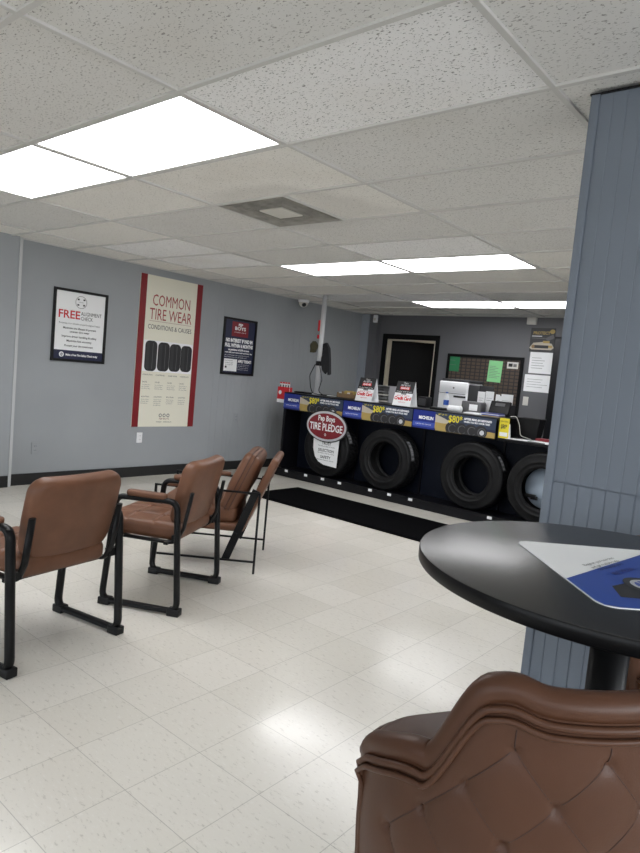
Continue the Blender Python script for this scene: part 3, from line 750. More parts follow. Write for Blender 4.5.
    def rim_end(sg):
        s = sg*L_; out = []
        for j in range(1, 9):
            z = H(s)-.012-(H(s)-.68)*j/8; pl, nn = plan(s, -.026-.002*j, .95+.05*sstep(0, .34, z-ZB)); out.append((pl.x, pl.y-.004, z))
        return out
    full = rim_end(-1)[::-1]+path+rim_end(1)
    b = MB(); b.tube(full, .021, 'leather_d', .020, n=14, up=(0, 0, 1)); rim = b.build('rim_roll', t)
    for off, dz, rr in ((.004, .020, .0055), (.0065, .034, .0045)):
        P = []
        for i in range(161):
            s = -L_*.995+2*L_*.995*i/160; pl, nn = plan(s, off); P.append((pl.x, pl.y, H(s)-dz))
        ends = {}
        for sg in (-1, 1):
            pl, nn = plan(sg*L_); ends[sg] = []
            for j_ in range(1, 11):
                z = H(L_)-dz-(H(L_)-dz-ZB-.02)*j_/10; q, _n = plan(sg*L_, off*.8, .95+.05*sstep(0, .34, z-ZB)); ends[sg].append(Vector((q.x, q.y-dz*.55+.006, z)))
        b = MB(); b.tube(ends[-1][::-1]+[Vector(q) for q in P]+ends[1], rr, 'leather_d', n=8); b.build('welt', rim)
    b = MB(); b.pad(.445, .43, .085, .15, .035, 'leather_d', crown=.012, n=26, X=Matrix.Translation((0, .0, .705))); st = b.build('seat', t)
    b = MB(); b.tube([(x, y, .722) for x, y in rrect(-.2245, -.217, .2245, .217, .15, 10)], .005, 'leather_pipe', n=6, closed=True); b.build('seat_piping', st)
    b = MB(); b.lathe([(0, .625), (.17, .625), (.19, .662), (0, .662)], 'blackplastic', n=40); b.build('swivel_plate', t)
    b = MB(); b.lathe([(0, .02), (.03, .02), (.03, .63), (0, .63)], 'blackmetal', n=28); b.build('pedestal', t)
    b = MB(); b.lathe([(0, 0), (.165, 0), (.17, .006), (.16, .014), (.06, .03), (0, .032)], 'blackmetal', n=56); b.build('base', t)
    b = MB(); b.tube([(.17*math.cos(a*PI/24), .05+.17*math.sin(a*PI/24), .28) for a in range(48)], .01, 'blackmetal', n=8, closed=True); b.box((-.01, .02, .272), (.01, .215, .288), 'blackmetal'); b.build('footrest', t)
    return t
st = make_stool('tufted brown leather bar stool nearest the camera, before the round table', (-.379, 1.040, 0), heading((-.866, .5)))
dup(st, (-.20, 1.88, 0), heading((.7, -.7)), 'brown bar stool on the far side of the table, half hidden behind the post')

# ================================================================== POSTERS AND NOTICES ON THE LEFT WALL
def lines_of(mb, items, x, y, size, dy, m, z, X, align='LEFT', sx=1.0):
    for k, s_ in enumerate(items): mb.text(s_, size, x, y-k*dy, m, z, X, align, sx)
def poster_frame(mb, x0, y0, x1, y1, wd, dp, m, X):
    for q in ((x0, y0, x0+wd, y1), (x1-wd, y0, x1, y1), (x0+wd, y0, x1-wd, y0+wd), (x0+wd, y1-wd, x1-wd, y1)): mb.box((q[0], q[1], .001), (q[2], q[3], dp), m, X)
# tall tire wear banner
t = thing('wall_poster', 'tall cream COMMON TIRE WEAR poster with red side bands and four black tires', 'poster', (LEFT_X, 4.203, .583))
PW, PH = .88, 1.740; X = FACE_X
b = MB(); b.box((0, 0, .001), (PW, PH, .008), 'cream', X)
Z = .009
b.poly(rect(.085, 0.0, PW-.085, PH-.0), Z, 'cream', X)
b.text('COMMON', .185, PW/2, 1.405, 'redtext', Z+.001, X, 'CENTER', maxw=.53); b.text('TIRE WEAR', .185, PW/2, 1.245, 'redtext', Z+.001, X, 'CENTER', maxw=.60)
for wd_, yy, ch in ((.53, 1.415, 6), (.60, 1.255, 9)):       # thin serif feet under and over the capitals
    pass
b.poly(rect(.14, 1.225, .74, 1.228), Z+.001, 'red', X)
b.text('CONDITIONS & CAUSES', .075, PW/2, 1.135, 'ink', Z+.001, X, 'CENTER', maxw=.62)
b.poly(rect(.09, .645, .79, 1.005), Z+.001, 'white', X)
for k, x in enumerate((.195, .37, .535, .70)):
    hh = .175-.006*k
    b.poly(rrect(x-.082, .825-hh, x+.082, .825+hh, .055, 6), Z+.002, 'ink', X)
    b.poly(rrect(x-.066, .825-hh*.9, x-.02, .825+hh*.9, .022, 5), Z+.003, 'darkgrey', X)
    for q in range(4): b.poly(rect(x+.0+q*.02, .825-hh*.86, x+.004+q*.02, .825+hh*.86), Z+.003, 'greyink' if q == 1 else 'darkgrey', X)
heads = ['OVERINFLATION', 'CUPPING', 'ONE SIDE', 'UNDERINFLATION']
for k, h_ in enumerate(heads):
    x = .10+.175*k
    b.text(h_, .021, x+.07, .600, 'ink', Z+.001, X, 'CENTER', maxw=.13)
    b.text('CAUSE', .022, x, .515, 'ink', Z+.001, X); lines_of(b, ['Too much air in', 'the tire makes', 'the center wear'], x, .485, .018, .022, 'greyink', Z+.001, X)
    b.text('SOLUTION', .022, x, .345, 'ink', Z+.001, X); lines_of(b, ['Check the tire', 'pressure often', 'and adjust to', 'the right level'][:3+(k == 1)], x, .315, .018, .022, 'greyink', Z+.001, X)
for q in (-.055, 0, .055):
    for pts in (disc(PW/2+q, .135, .022, .022, 16),): b.poly(pts, Z+.001, 'greyink', X); b.poly(disc(PW/2+q, .135, .013, .013, 14), Z+.002, 'cream', X)
b.text('PEP BOYS', .03, PW/2, .085, 'red', Z+.001, X, 'CENTER', maxw=.14); b.text('TIRES  SERVICE', .02, PW/2, .05, 'ink', Z+.001, X, 'CENTER', maxw=.22)
b.build('printed_sheet', t)
for x0, x1 in ((0, .082), (PW-.082, PW)):
    b2 = MB(); b2.box((x0, 0, .008), (x1, PH, .012), 'red', X); o = b2.build('side_band', t); o['label'] = 'dark red side band'
# alignment poster
t = thing('framed_poster', 'black framed white FREE ALIGNMENT CHECK poster with navy bottom strip', 'poster', (LEFT_X, 3.205, 1.27))
PW, PH = .602, .74
b = MB(); poster_frame(b, 0, 0, PW, PH, .026, .02, 'blackplastic', X); b.build('frame', t)
b = MB(); b.box((.02, .02, .001), (PW-.02, PH-.02, .006), 'white', X); Z = .0065
b.poly(rect(.026, .026, PW-.026, .115), Z, 'navyprint', X)
b.tube([(FACE_X @ Vector((x, y, Z))) for x, y in disc(PW/2, .62, .062, .062, 36)], .0022, 'greyink', n=6, closed=True)
for sx in (-1, 1):
    for sy in (-1, 1): b.poly(rect(PW/2+sx*.032-.011, .62+sy*.028-.008, PW/2+sx*.032+.011, .62+sy*.028+.008), Z+.001, 'ink', X)
b.poly(rect(PW/2-.03, .6185, PW/2+.03, .6215), Z+.001, 'greyink', X)
b.text('FREE', .115, .055, .445, 'brightred', Z+.001, X, maxw=.235, bold=.002)
b.text('ALIGNMENT', .055, .305, .487, 'ink', Z+.001, X, maxw=.235); b.text('CHECK', .055, .305, .437, 'ink', Z+.001, X, maxw=.135)
b.text('Keeping your wheels properly aligned helps:', .024, PW/2, .385, 'ink', Z+.001, X, 'CENTER', maxw=.46)
for k, (s_, wd_) in enumerate((('Maximize tire lifespan & prevent', .37), ('uneven tire wear', .22), ('Improve driver handling & safety', .39), ('Maximize fuel economy', .28), ('Protect your tire investment', .32))):
    b.text(s_, .028, PW/2, (.335, .300, .250, .205, .155)[k], 'ink', Z+.001, X, 'CENTER', maxw=wd_, bold=.0006)
b.poly(disc(.115, .07, .026, .026, 24), Z+.001, 'white', X); b.poly(disc(.115, .07, .016, .016, 20), Z+.002, 'navyprint', X); b.poly(rect(.103, .066, .127, .074), Z+.003, 'white', X)
b.text('Make a Free Tire Safety Check today', .03, .16, .06, 'white', Z+.001, X, maxw=.36, bold=.001)
b.build('printed_sheet', t)
# financing poster
t = thing('framed_poster', 'small dark navy framed poster with a red square, near the counter', 'poster', (LEFT_X, 5.464, 1.263))
PW, PH = .58, .735
b = MB(); poster_frame(b, 0, 0, PW, PH, .028, .02, 'blackplastic', X); b.build('frame', t)
b = MB(); b.box((.02, .02, .001), (PW-.02, PH-.02, .006), 'navyprint', X); Z = .0065
b.poly(rect(.145, .50, .435, .69), Z, 'maroon', X)
b.text('PEP', .05, .29, .635, 'white', Z+.001, X, 'CENTER', bold=.002); b.text('BOYS', .06, .29, .585, 'white', Z+.001, X, 'CENTER', maxw=.19, bold=.002)
b.text('credit card', .024, .29, .55, 'white', Z+.001, X, 'CENTER', maxw=.2)
b.text('NO INTEREST IF PAID IN', .062, .29, .425, 'white', Z+.001, X, 'CENTER', maxw=.47, bold=.004); b.text('FULL WITHIN 6 MONTHS', .062, .29, .36, 'white', Z+.001, X, 'CENTER', maxw=.49, bold=.004)
b.text('on purchases of $199 or more', .035, .29, .315, 'white', Z+.001, X, 'CENTER', maxw=.37, bold=.002)
b.text('made with your store credit card every day', .026, .29, .282, 'white', Z+.001, X, 'CENTER', maxw=.48, bold=.001)
lines_of(b, ['Interest will be charged to your account from the purchase', 'date if the balance is not paid in full within the period'], .05, .25, .018, .026, 'white', Z+.001, X)
b.poly(rect(.05, .045, .275, .205), Z, 'white', X); lines_of(b, ['Scan or visit the', 'counter to apply', 'for a credit card'], .07, .175, .02, .026, 'ink', Z+.001, X)
b.poly(rect(.07, .085, .10, .11), Z+.001, 'ink', X)
b.text('APPLY TODAY!', .05, .29, .165, 'white', Z+.001, X, maxw=.24, bold=.003)
lines_of(b, ['Subject to credit approval. See store', 'for the details of this offer and the', 'terms that apply to all purchases.', 'Minimum payments are required.'], .29, .135, .014, .022, 'white', Z+.001, X)
b.build('printed_sheet', t)
def outlet(name, label, X0, m, parent_loc, cat='outlet', switch=False):
    t = thing(name, label, cat, parent_loc)
    b = MB(); b.box((-.037, -.06, .0), (.037, .06, .007), m, X0, bev=.002); b.build('cover_plate', t)
    if switch:
        b = MB(); b.box((-.006, -.013, .007), (.006, .013, .017), m, X0); b.build('toggle', t)
    else:
        for sy in (-.022, .022):
            b = MB(); b.prism(rrect(-.017, sy-.015, .017, sy+.015, .008), .007, .009, m, X0)
            b.poly(rect(-.009, sy-.005, -.006, sy+.006), .0095, 'ink', X0); b.poly(rect(.006, sy-.005, .009, sy+.006), .0095, 'ink', X0); b.build('socket', t)
    return t
outlet('wall_outlet', 'white electrical outlet on the left wall below the tall cream poster', FACE_X, 'white_plastic', (LEFT_X, 4.325, .455))
outlet('wall_outlet', 'grey painted outlet on the left wall below the navy poster', FACE_X, 'wall', (LEFT_X+.001, 5.80, .69))
outlet('wall_outlet', 'grey painted outlet low on the left wall below the alignment poster', FACE_X, 'wall', (LEFT_X+.001, 3.10, .37))

# ================================================================== ON AND AROUND THE COUNTER
# promo banners along the counter edge
bl = ['blue and gold eighty-dollar promo banner on the counter, above the red oval sign', 'middle blue and gold promo banner on the counter, above the second tire', 'blue and gold promo banner at the right end of the counter']
pb = None
for k, x in enumerate((-5.815, -4.812, -3.806)):
    if pb: dup(pb, (x, 6.195, .885), 0, bl[k]); continue
    pb = thing('promo_banner', bl[k], 'banner', (x, 6.195, .885), 0, 'promo banners on the counter edge')
    X = FACE_Y; BW, BH = .995, .200
    b = MB(); b.box((0, 0, 0), (BW, BH, .003), 'navyprint', X); Z = .0036
    b.poly(rect(.0, .0, .285, BH), Z, 'blue', X); b.poly(rect(.0, .02, .285, .075), Z+.0006, 'bluelite', X)
    b.text('MICHELIN', .048, .075, .105, 'white', Z+.001, X, maxw=.185, bold=.002)
    b.text('A BETTER WAY FORWARD', .02, .04, .042, 'white', Z+.001, X, maxw=.2)
    b.poly(rect(.285, .085, BW, BH), Z, 'duskblue', X)
    b.poly([(.285, .03), (.285, .15), (.36, .125), (.46, .095), (.56, .085), (.62, .0), (.30, .0)], Z+.0004, 'gold', X)
    b.poly([(.285, .09), (.285, .175), (.40, .14), (.50, .10), (.40, .085)], Z+.0006, 'sand', X)
    b.poly([(.82, 0), (.85, .055), (.93, .06), (BW, .055), (BW, 0)], Z+.0004, 'gold', X)
    for q in range(4):
        cx, cy = .49+.115*q, .045
        b.poly([p_ for p_ in disc(cx, cy, .072, .068, 36) if p_[1] >= 0.0] + ([]), Z+.001+.0003*q, 'ink', X)
        b.poly([p_ for p_ in disc(cx+.012, cy-.002, .048, .046, 30) if p_[1] >= 0.002], Z+.0011+.0003*q, 'greyplastic', X)
        b.poly([p_ for p_ in disc(cx+.014, cy-.002, .040, .040, 30) if p_[1] >= 0.003], Z+.0012+.0003*q, 'ink', X)
    cx = .49+.115*3+.014; b.poly(disc(cx, .040, .026, .026, 20), Z+.0026, 'silver', X)
    b.text('GET UP TO', .022, .315, .172, 'yellow', Z+.001, X, maxw=.11); b.text('$80*', .105, .445, .112, 'yellow', Z+.004, X, maxw=.165, bold=.0015)
    b.text('AFTER MAIL-IN REWARD', .03, .63, .155, 'white', Z+.001, X, maxw=.32, bold=.0015); b.text('WHEN YOU BUY FOUR TIRES', .026, .63, .125, 'white', Z+.001, X, maxw=.3, bold=.001)
    b.build('printed_strip', pb)
# tire pledge sign
t = thing('pledge_sign', 'red oval TIRE PLEDGE sign with a white sheet below, before the first tire', 'sign', (-5.02, 6.165, .738)); X = FACE_Y
b = MB(); b.prism(disc(0, 0, .33, .20, 64), 0, .012, 'ink', X); b.prism(disc(0, 0, .318, .188, 64), .012, .016, 'chrome', X); b.build('backing_plate', t)
b = MB(); b.prism(disc(0, 0, .290, .160, 64), .0165, .019, 'maroon', X); Z = .0195
b.text('Pep Boys', .095, 0, .065, 'white', Z, X, 'CENTER', maxw=.27, bold=.003); b.text('TIRE PLEDGE', .125, 0, -.055, 'white', Z, X, 'CENTER', maxw=.53, bold=.003)
b.poly([(0, -.125), (.018, -.105), (0, -.085), (-.018, -.105)], Z, 'white', X); b.poly([(0, -.116), (.010, -.105), (0, -.094), (-.010, -.105)], Z+.001, 'maroon', X)
b.build('oval_face', t)
b = MB(); b.prism([(-.20, -.12), (-.19, -.30), (-.15, -.40), (-.09, -.455), (.0, -.485), (.205, -.495), (.215, -.12)], -.006, -.001, 'white', X); Z = -.0005
for s_, yy in (('TRUST', -.232), ('SELECTION', -.320), ('SAFETY', -.405)):
    b.text(s_, .05, .02, yy, 'ink', Z, X, 'CENTER', bold=.0008); b.text('We make it easy to choose', .022, .02, yy-.026, 'ink', Z, X, 'CENTER', maxw=.27)
b.build('pledge_sheet', t)
# leaflet holder at the left end of the counter
t = thing('leaflet_holder', 'red leaflet holder fixed to the left end of the black counter', 'leaflet holder', (-6.01, 6.26, .95))
b = MB(); b.box((0, 0, 0), (.175, .10, .21), 'brightred'); b.box((0, -.002, 0), (.175, .102, .045), 'white'); b.add([(.05+.028*math.cos(a*PI/8), -.003, .135+.028*math.sin(a*PI/8)) for a in range(16)], [list(range(16))], 'white'); b.build('pocket', t)
for k in range(4):
    b = MB(); x = .005+.044*k; b.box((x, .03+.004*k, .155), (x+.040, .034+.004*k, .275), 'white'); b.box((x, .029+.004*k, .255), (x+.040, .0305+.004*k, .277), 'brightred')
    b.box((x+.007, .029+.004*k, .205), (x+.026, .0305+.004*k, .24), 'ink'); b.build('leaflet', t)
# silver pole
t = thing('counter_pole', 'silver pole rising from the counter to the ceiling', 'pole', (-5.50, 6.47, 1.10))
b = MB(); b.lathe([(0, 0), (.032, 0), (.032, CEIL-1.10), (0, CEIL-1.10)], 'silver', n=20); b.build('tube', t)
b = MB(); b.lathe([(.033, 0), (.06, 0), (.055, .018), (.033, .025)], 'silver', n=24); b.build('base_flange', t)
for z0, z1 in ((.84, .98), (.74, .79)):
    b = MB(); b.box((-.062, -.02, z0), (-.030, .02, z1), 'brightred', bev=.004); o = b.build('clip', t); o['label'] = 'red clip'
b = MB(); b.lathe([(.033, 0), (.045, 0), (.045, .06), (.033, .06)], 'blackplastic', n=20, X=Matrix.Translation((0, 0, .385))); b.build('clamp', t)
b = MB(); b.tube(fillet([(-.04, -.03, .40), (-.12, -.03, .25), (-.09, -.03, .10), (-.03, -.05, .02), (.12, -.06, .01), (.22, -.05, .008)], .08), .006, 'blackplastic', n=6); b.tube(fillet([(.03, -.03, .42), (.10, -.03, .2), (.05, -.03, .05), (.14, -.03, .008)], .06), .005, 'blackplastic', n=6); b.build('cable', t)
o = MB()
def lump(mb, c, r, m, sd, seed, flat=1):
    rnd = random.Random(seed); bm = bmesh.new(); bmesh.ops.create_icosphere(bm, subdivisions=3, radius=1)
    ph = [rnd.uniform(0, 6) for _ in range(6)]
    for v in bm.verts:
        n_ = v.co.copy(); k = 1+.10*math.sin(4*n_.x+ph[0])*math.sin(5*n_.z+ph[1])+.07*math.sin(7*n_.y+ph[2]+3*n_.z)
        v.co = Vector((c[0]+n_.x*r[0]*k, c[1]+n_.y*r[1]*k, c[2]+n_.z*r[2]*k))
    mb.bm(bm, m, True)
lump(o, (-5.855, 6.75, 1.735), (.055, .05, .075), 'olive', 0, 3)
o.box((-5.875, 6.70, 1.66), (-5.80, 6.71, 1.70), 'olive'); o = o.build('hat'); o.location = (.265, -.31, -.01); tag(o, 'olive brown hat hooked on the left side of the silver pole', 'hat')
b = MB(); pts = [(-.05, .18), (.0, .20), (.05, .13), (.075, .0), (.10, -.20), (.075, -.215), (.06, -.16), (.03, -.14), (-.02, -.17), (-.045, -.10)]
b.prism([(p_[0]-5.64, p_[1]+1.60) for p_ in pts], -6.79, -6.745, 'blackcloth', X=Matrix(((1, 0, 0, 0), (0, 0, -1, 0), (0, 1, 0, 0), (0, 0, 0, 1))))
lump(b, (-5.645, 6.765, 1.60), (.055, .04, .16), 'blackcloth', 0, 8); lump(b, (-5.62, 6.765, 1.50), (.045, .03, .10), 'blackcloth', 0, 5)
o = b.build('hanging_jacket'); o.location = (.262, -.32, -.01); o.scale = (1, 1, 1); tag(o, 'black cloth hanging on the right side of the silver pole', 'cloth')
# tent cards
tc = None
for x, y, s_ in ((-4.605, 6.38, 'black and white tent card on the counter, the one nearer the silver pole'), (-4.055, 6.38, 'black and white tent card on the counter, the one before the dark doorway')):
    if tc: dup(tc, (x, y, 1.10), .04, s_); continue
    tc = thing('tent_card', s_, 'tent card', (x, y, 1.10), .04, 'tent cards on the counter')
    tw, th, td = .238, .285, .085
    for sg in (1, -1):
        up = Vector((0, -sg*-td, th)).normalized(); X = Matrix(((1, 0, 0, 0), (0, up.y, -up.z*1, -td), (0, up.z, up.y, 0), (0, 0, 0, 1))) if sg == 1 else None
        b = MB(); L_ = math.hypot(td, th)
        if sg == 1:
            b.box((-tw/2, 0, -.002), (tw/2, L_, .002), 'white', X); Z = .0026
            b.poly(rect(-tw/2, L_*.52, tw/2, L_), Z, 'ink', X)
            b.text('Take', .03, 0, L_*.89, 'white', Z+.001, X, 'CENTER'); b.text('PEP BOYS', .028, 0, L_*.80, 'white', Z+.001, X, 'CENTER', maxw=.12)
            b.poly(rect(-.065, L_*.66, .065, L_*.78), Z+.0006, 'brightred', X); b.text('SAVE', .03, 0, L_*.685, 'white', Z+.001, X, 'CENTER', maxw=.11, bold=.001)
            b.text('on your next service', .022, 0, L_*.56, 'white', Z+.001, X, 'CENTER', maxw=.2)
            b.poly(rect(-.035, L_*.46, .035, L_*.515), Z+.0006, 'greyink', X); b.text('get a card', .026, 0, L_*.39, 'brightred', Z+.001, X, 'CENTER', maxw=.16)
            b.text('Credit Card', .055, 0, L_*.24, 'brightred', Z+.001, X, 'CENTER', maxw=.22, bold=.003); b.text('apply here', .022, 0, L_*.13, 'brightred', Z+.001, X, 'CENTER')
            b.build('front_sheet', tc)
        else:
            b.add([(-tw/2, 0, th), (tw/2, 0, th), (tw/2, td, 0), (-tw/2, td, 0), (-tw/2, .004, th), (tw/2, .004, th), (tw/2, td+.004, 0), (-tw/2, td+.004, 0)], [(0, 1, 2, 3), (7, 6, 5, 4), (0, 4, 5, 1), (2, 6, 7, 3), (1, 5, 6, 2), (0, 3, 7, 4)], 'white'); b.build('rear_sheet', tc)
            b = MB(); b.box((-tw/2, -td, 0), (tw/2, td, .003), 'white'); b.build('foot_sheet', tc)
# card rack between the tents
t = thing('card_rack', 'grey stacked rack between the two tent cards', 'rack', (-4.675, 6.66, 1.10))
b = MB(); b.box((0, .0, 0), (.008, .16, .21), 'rackgrey'); b.box((.192, 0, 0), (.2, .16, .21), 'rackgrey'); b.box((.008, .15, 0), (.192, .16, .21), 'rackgrey')
for k in range(6): b.box((.008, 0, .002+.04*k), (.192, .15, .006+.04*k), 'rackgrey')
b.build('shelves', t)
for k in range(4):
    b = MB(); b.box((.015, -.012, .007+.04*k), (.185, .12, .022+.04*k), 'rackgrey' if k % 2 else 'offwhite'); o = b.build('card_stack', t)
t = thing('cardboard_tray', 'open brown cardboard tray of small cards on the counter beside the pole', 'box', (-5.24, 6.58, 1.10))
b = MB(); b.box((0, 0, 0), (.30, .18, .004), 'card')
for q in (((0, 0, 0), (.30, .004, .055)), ((0, .176, 0), (.30, .18, .075)), ((0, 0, 0), (.004, .18, .065)), ((.296, 0, 0), (.30, .18, .065))): b.box(*q, 'card')
b.build('tray', t)
for k in range(6):
    b = MB(); x = .015+.046*k; b.box((x, .02, .004), (x+.04, .15, .07+.012*(k % 3)), ('white', 'card', 'gold')[k % 3]); b.build('card', t)
o = MB(); o.box((-5.80, 6.36, 1.10), (-5.57, 6.52, 1.118), 'blackplastic', bev=.004)
for r_ in range(4):
    for q in range(8): o.box((-5.79+.027*q, 6.38+.033*r_, 1.118), (-5.77+.027*q, 6.405+.033*r_, 1.122), 'darkgrey')
tag(o.build('keyboard'), 'flat black keyboard at the left end of the counter', 'keyboard')
o = MB(); o.box((-5.40, 6.55, 1.10), (-5.27, 6.66, 1.106), 'white'); tag(o.build('paper_pad'), 'small white pad on the counter between keyboard and cardboard tray', 'paper')
t = thing('card_reader', 'small black box on the counter just right of the second tent card', 'card reader', (-4.02, 6.60, 1.10))
b = MB(); b.box((0, 0, 0), (.125, .12, .125), 'blackplastic', bev=.008); b.build('body', t)
b = MB(); b.box((.015, -.004, .02), (.11, .0, .105), 'darkgrey'); b.build('screen', t)
# bits right of it
o = MB(); o.lathe([(0, 0), (.032, 0), (.034, .003), (.034, .157), (.03, .16), (0, .16)], 'white', n=28, X=Matrix.Translation((-3.50, 6.42, 1.136)) @ Matrix.Rotation(PI/2, 4, 'Y')); tag(o.build('paper_roll'), 'white paper roll lying on the counter before the copier', 'paper roll')
t = thing('water_bottle', 'small pale bottle with a blue label standing before the white copier', 'bottle', (-3.775, 6.85, 1.10))
b = MB(); b.lathe([(0, 0), (.03, 0), (.032, .01), (.032, .13), (.026, .155), (.014, .175), (.014, .19), (0, .19)], 'white_plastic', n=24); b.build('body', t)
b = MB(); b.lathe([(.0325, .05), (.0325, .11)], 'bottleblue', n=24, cap=False); b.build('bottle_label', t)
b = MB(); b.lathe([(0, .19), (.016, .19), (.016, .205), (0, .205)], 'bottleblue', n=20); b.build('cap', t)
o = MB(); o.box((-3.72, 6.38, 1.10), (-3.56, 6.50, 1.128), 'blackplastic', bev=.008); o.box((-3.70, 6.395, 1.128), (-3.60, 6.45, 1.131), 'greyplastic'); tag(o.build('desk_phone'), 'low black desk phone on the counter left of the paper roll', 'phone')
o = MB(); o.box((-3.30, 6.40, 1.10), (-3.10, 6.54, 1.112), 'white', X=None); o.box((-3.28, 6.41, 1.112), (-3.12, 6.53, 1.116), 'white'); tag(o.build('paper_stack'), 'white paper pile on the counter right of the paper roll', 'paper')
t = thing('brochure_pile', 'pile of blue and gold brochures at the right end of the counter', 'brochures', (-3.06, 6.36, 1.10))
for k, m in enumerate(('gold', 'bluelite', 'white', 'blue')):
    b = MB(); b.box((-.01*k, .006*k, .009*k), (.20-.006*k, .15+.006*k, .008+.009*k), m, bev=.001); b.build('brochure', t)
# copier
t = thing('copier', 'tall white and black copier behind the counter below the notice board', 'copier', (-4.19, 7.38, .75))
b = MB(); b.box((0, 0, 0), (.40, .42, .55), 'white_plastic', bev=.012); b.box((.0, 0, .545), (.40, .42, .69), 'white_plastic', bev=.012); b.build('body', t)
b = MB(); b.box((.40, .03, .0), (.56, .44, .67), 'darkgrey', bev=.012); b.build('side_unit', t)
b = MB(); b.box((.02, .02, .69), (.42, .40, .725), 'darkgrey', bev=.01); b.build('lid', t)
b = MB(); b.box((.22, -.004, .49), (.39, .03, .515), 'ink'); b.box((.1, -.003, .36), (.39, .0, .385), 'ink'); b.build('paper_slot', t)
b = MB(); b.box((.015, -.006, .535), (.385, .0, .541), 'greyplastic'); b.box((.015, -.006, .33), (.385, 0, .336), 'greyplastic'); b.box((.015, -.006, .19), (.385, 0, .196), 'greyplastic'); b.build('drawer_seam', t)
b = MB(); b.add([(.21+.012*math.cos(a*PI/6), -.002, .61+.012*math.sin(a*PI/6)) for a in range(12)], [list(range(12))], 'greyink'); b.build('badge', t)
# document sorter, black terminal, bin, yellow price card, papers on the low desk
t = thing('document_sorter', 'upright file sorter full of white sheets at the right end of the counter', 'file sorter', (-3.36, 6.74, 1.10))
b = MB(); b.box((0, 0, 0), (.43, .17, .006), 'darkgrey')
for k in range(5): b.box((.004+.105*k, .0, .006), (.008+.105*k, .17, .13), 'darkgrey')
b.build('sorter_frame', t)
for k, (x, w_, h_) in enumerate(((.015, .09, .25), (.10, .10, .26), (.215, .05, .235), (.27, .14, .245), (.20, .07, .22))):
    b = MB(); y = .05+.022*k; b.box((x, y, .006), (x+w_, y+.003, h_), 'white'); b.box((x+.015, y-.001, h_*.6), (x+w_*.7, y, h_*.6+.004), 'greyink'); b.box((x+.015, y-.001, h_*.7), (x+w_*.8, y, h_*.7+.003), 'greyink'); b.build('sheet', t)
t = thing('receipt_printer', 'squat grey box with a white slip on the counter before the file sorter', 'receipt printer', (-3.43, 6.58, 1.10))
b = MB(); b.box((0, 0, 0), (.24, .13, .13), 'greyplastic', bev=.01); b.build('body', t)
b = MB(); b.box((.10, -.003, .03), (.20, .0, .10), 'white'); b.build('slip', t)
t = thing('payment_terminal', 'black payment terminal tilted on the counter end above the yellow card', 'payment terminal', (-3.09, 6.56, 1.10))
Xt = Matrix.Translation((0, 0, .03)) @ Matrix.Rotation(math.radians(-22), 4, 'X')
b = MB(); b.box((0, 0, 0), (.23, .035, .15), 'blackplastic', X=Xt, bev=.008); b.build('body', t)
b = MB(); b.box((.06, -.002, .09), (.17, .0, .125), 'greyplastic', X=Xt); b.build('screen', t)
b = MB(); b.box((.02, .0, 0), (.21, .13, .03), 'blackplastic', bev=.006); b.build('stand', t)
t = thing('price_card', 'yellow and white price card standing at the right end of the counter', 'price card', (-2.795, 6.235, .90))
b = MB(); b.box((0, 0, 0), (.105, .004, .205), 'yellow'); b.box((.01, -.001, .02), (.095, .0, .06), 'white'); b.text('$80*', .06, .052, .10, 'ink', .0015, FACE_Y, 'CENTER', maxw=.065, bold=.001); b.text('REWARD', .02, .052, .165, 'ink', .0015, FACE_Y, 'CENTER'); b.build('card', t)
b = MB(); b.add([(.02, .004, 0), (.115, .004, 0), (.115, .05, 0), (.02, .05, 0), (.02, .004, .15), (.115, .004, .15)], [(0, 1, 2, 3), (0, 4, 5, 1), (2, 5, 4, 3), (1, 5, 2), (0, 3, 4)], 'white'); b.build('easel', t)
t = thing('waste_bin', 'open black bin on the low desk right of the counter', 'bin', (-2.635, 6.66, .90))
b = MB()
def taper(mb, x0, x1, z0, z1, m, flip=False):
    vs = [(-x0, -x0*.7, z0), (x0, -x0*.7, z0), (x0, x0*.7, z0), (-x0, x0*.7, z0), (-x1, -x1*.7, z1), (x1, -x1*.7, z1), (x1, x1*.7, z1), (-x1, x1*.7, z1)]
    mb.add(vs, [(k, (k+1) % 4, 4+(k+1) % 4, 4+k) for k in range(4)], m)
taper(b, .10, .125, .0, .215, 'blackplastic'); taper(b, .094, .119, .005, .215, 'blackplastic'); b.box((-.10, -.07, 0), (.10, .07, .005), 'blackplastic'); b.build('tub', t)
b = MB(); b.tube([(x, y, .215) for x, y in rrect(-.127, -.089, .127, .089, .012)], .005, 'blackplastic', n=6, closed=True); b.build('rim', t)
b = MB(); b.tube(fillet([(-.18, -.20, .22), (-.14, -.15, .23), (-.10, -.14, .14), (-.07, -.16, .03), (.05, -.16, .006)], .05), .004, 'offwhite', n=6); tag(b.build('cord'), None); o = bpy.data.objects['cord']; o.location = (-2.60, 6.66, .90); tag(o, 'thin pale cord hanging over the front of the black bin', 'cord')
for (x, y, w_, d_, rz, s_) in ((-2.62, 6.32, .22, .16, .2, 'white sheet on the low desk just below the black bin'), (-2.40, 6.40, .20, .15, -.15, 'white sheet in the middle of the low desk'), (-2.22, 6.30, .20, .15, .35, 'white sheet on the low desk beside the pillar')):
    o = MB(); o.box((-w_/2, -d_/2, .0), (w_/2, d_/2, .003), 'white'); o.box((-w_*.35, -d_*.3, .003), (w_*.3, -d_*.26, .0034), 'greyink'); o.box((-w_*.35, d_*.1, .003), (w_*.2, d_*.14, .0034), 'greyink'); o = o.build('paper_sheet'); o.location = (x, y, .9005); o.rotation_euler = (0, 0, rz); tag(o, s_, 'paper', 'loose sheets on the low desk')
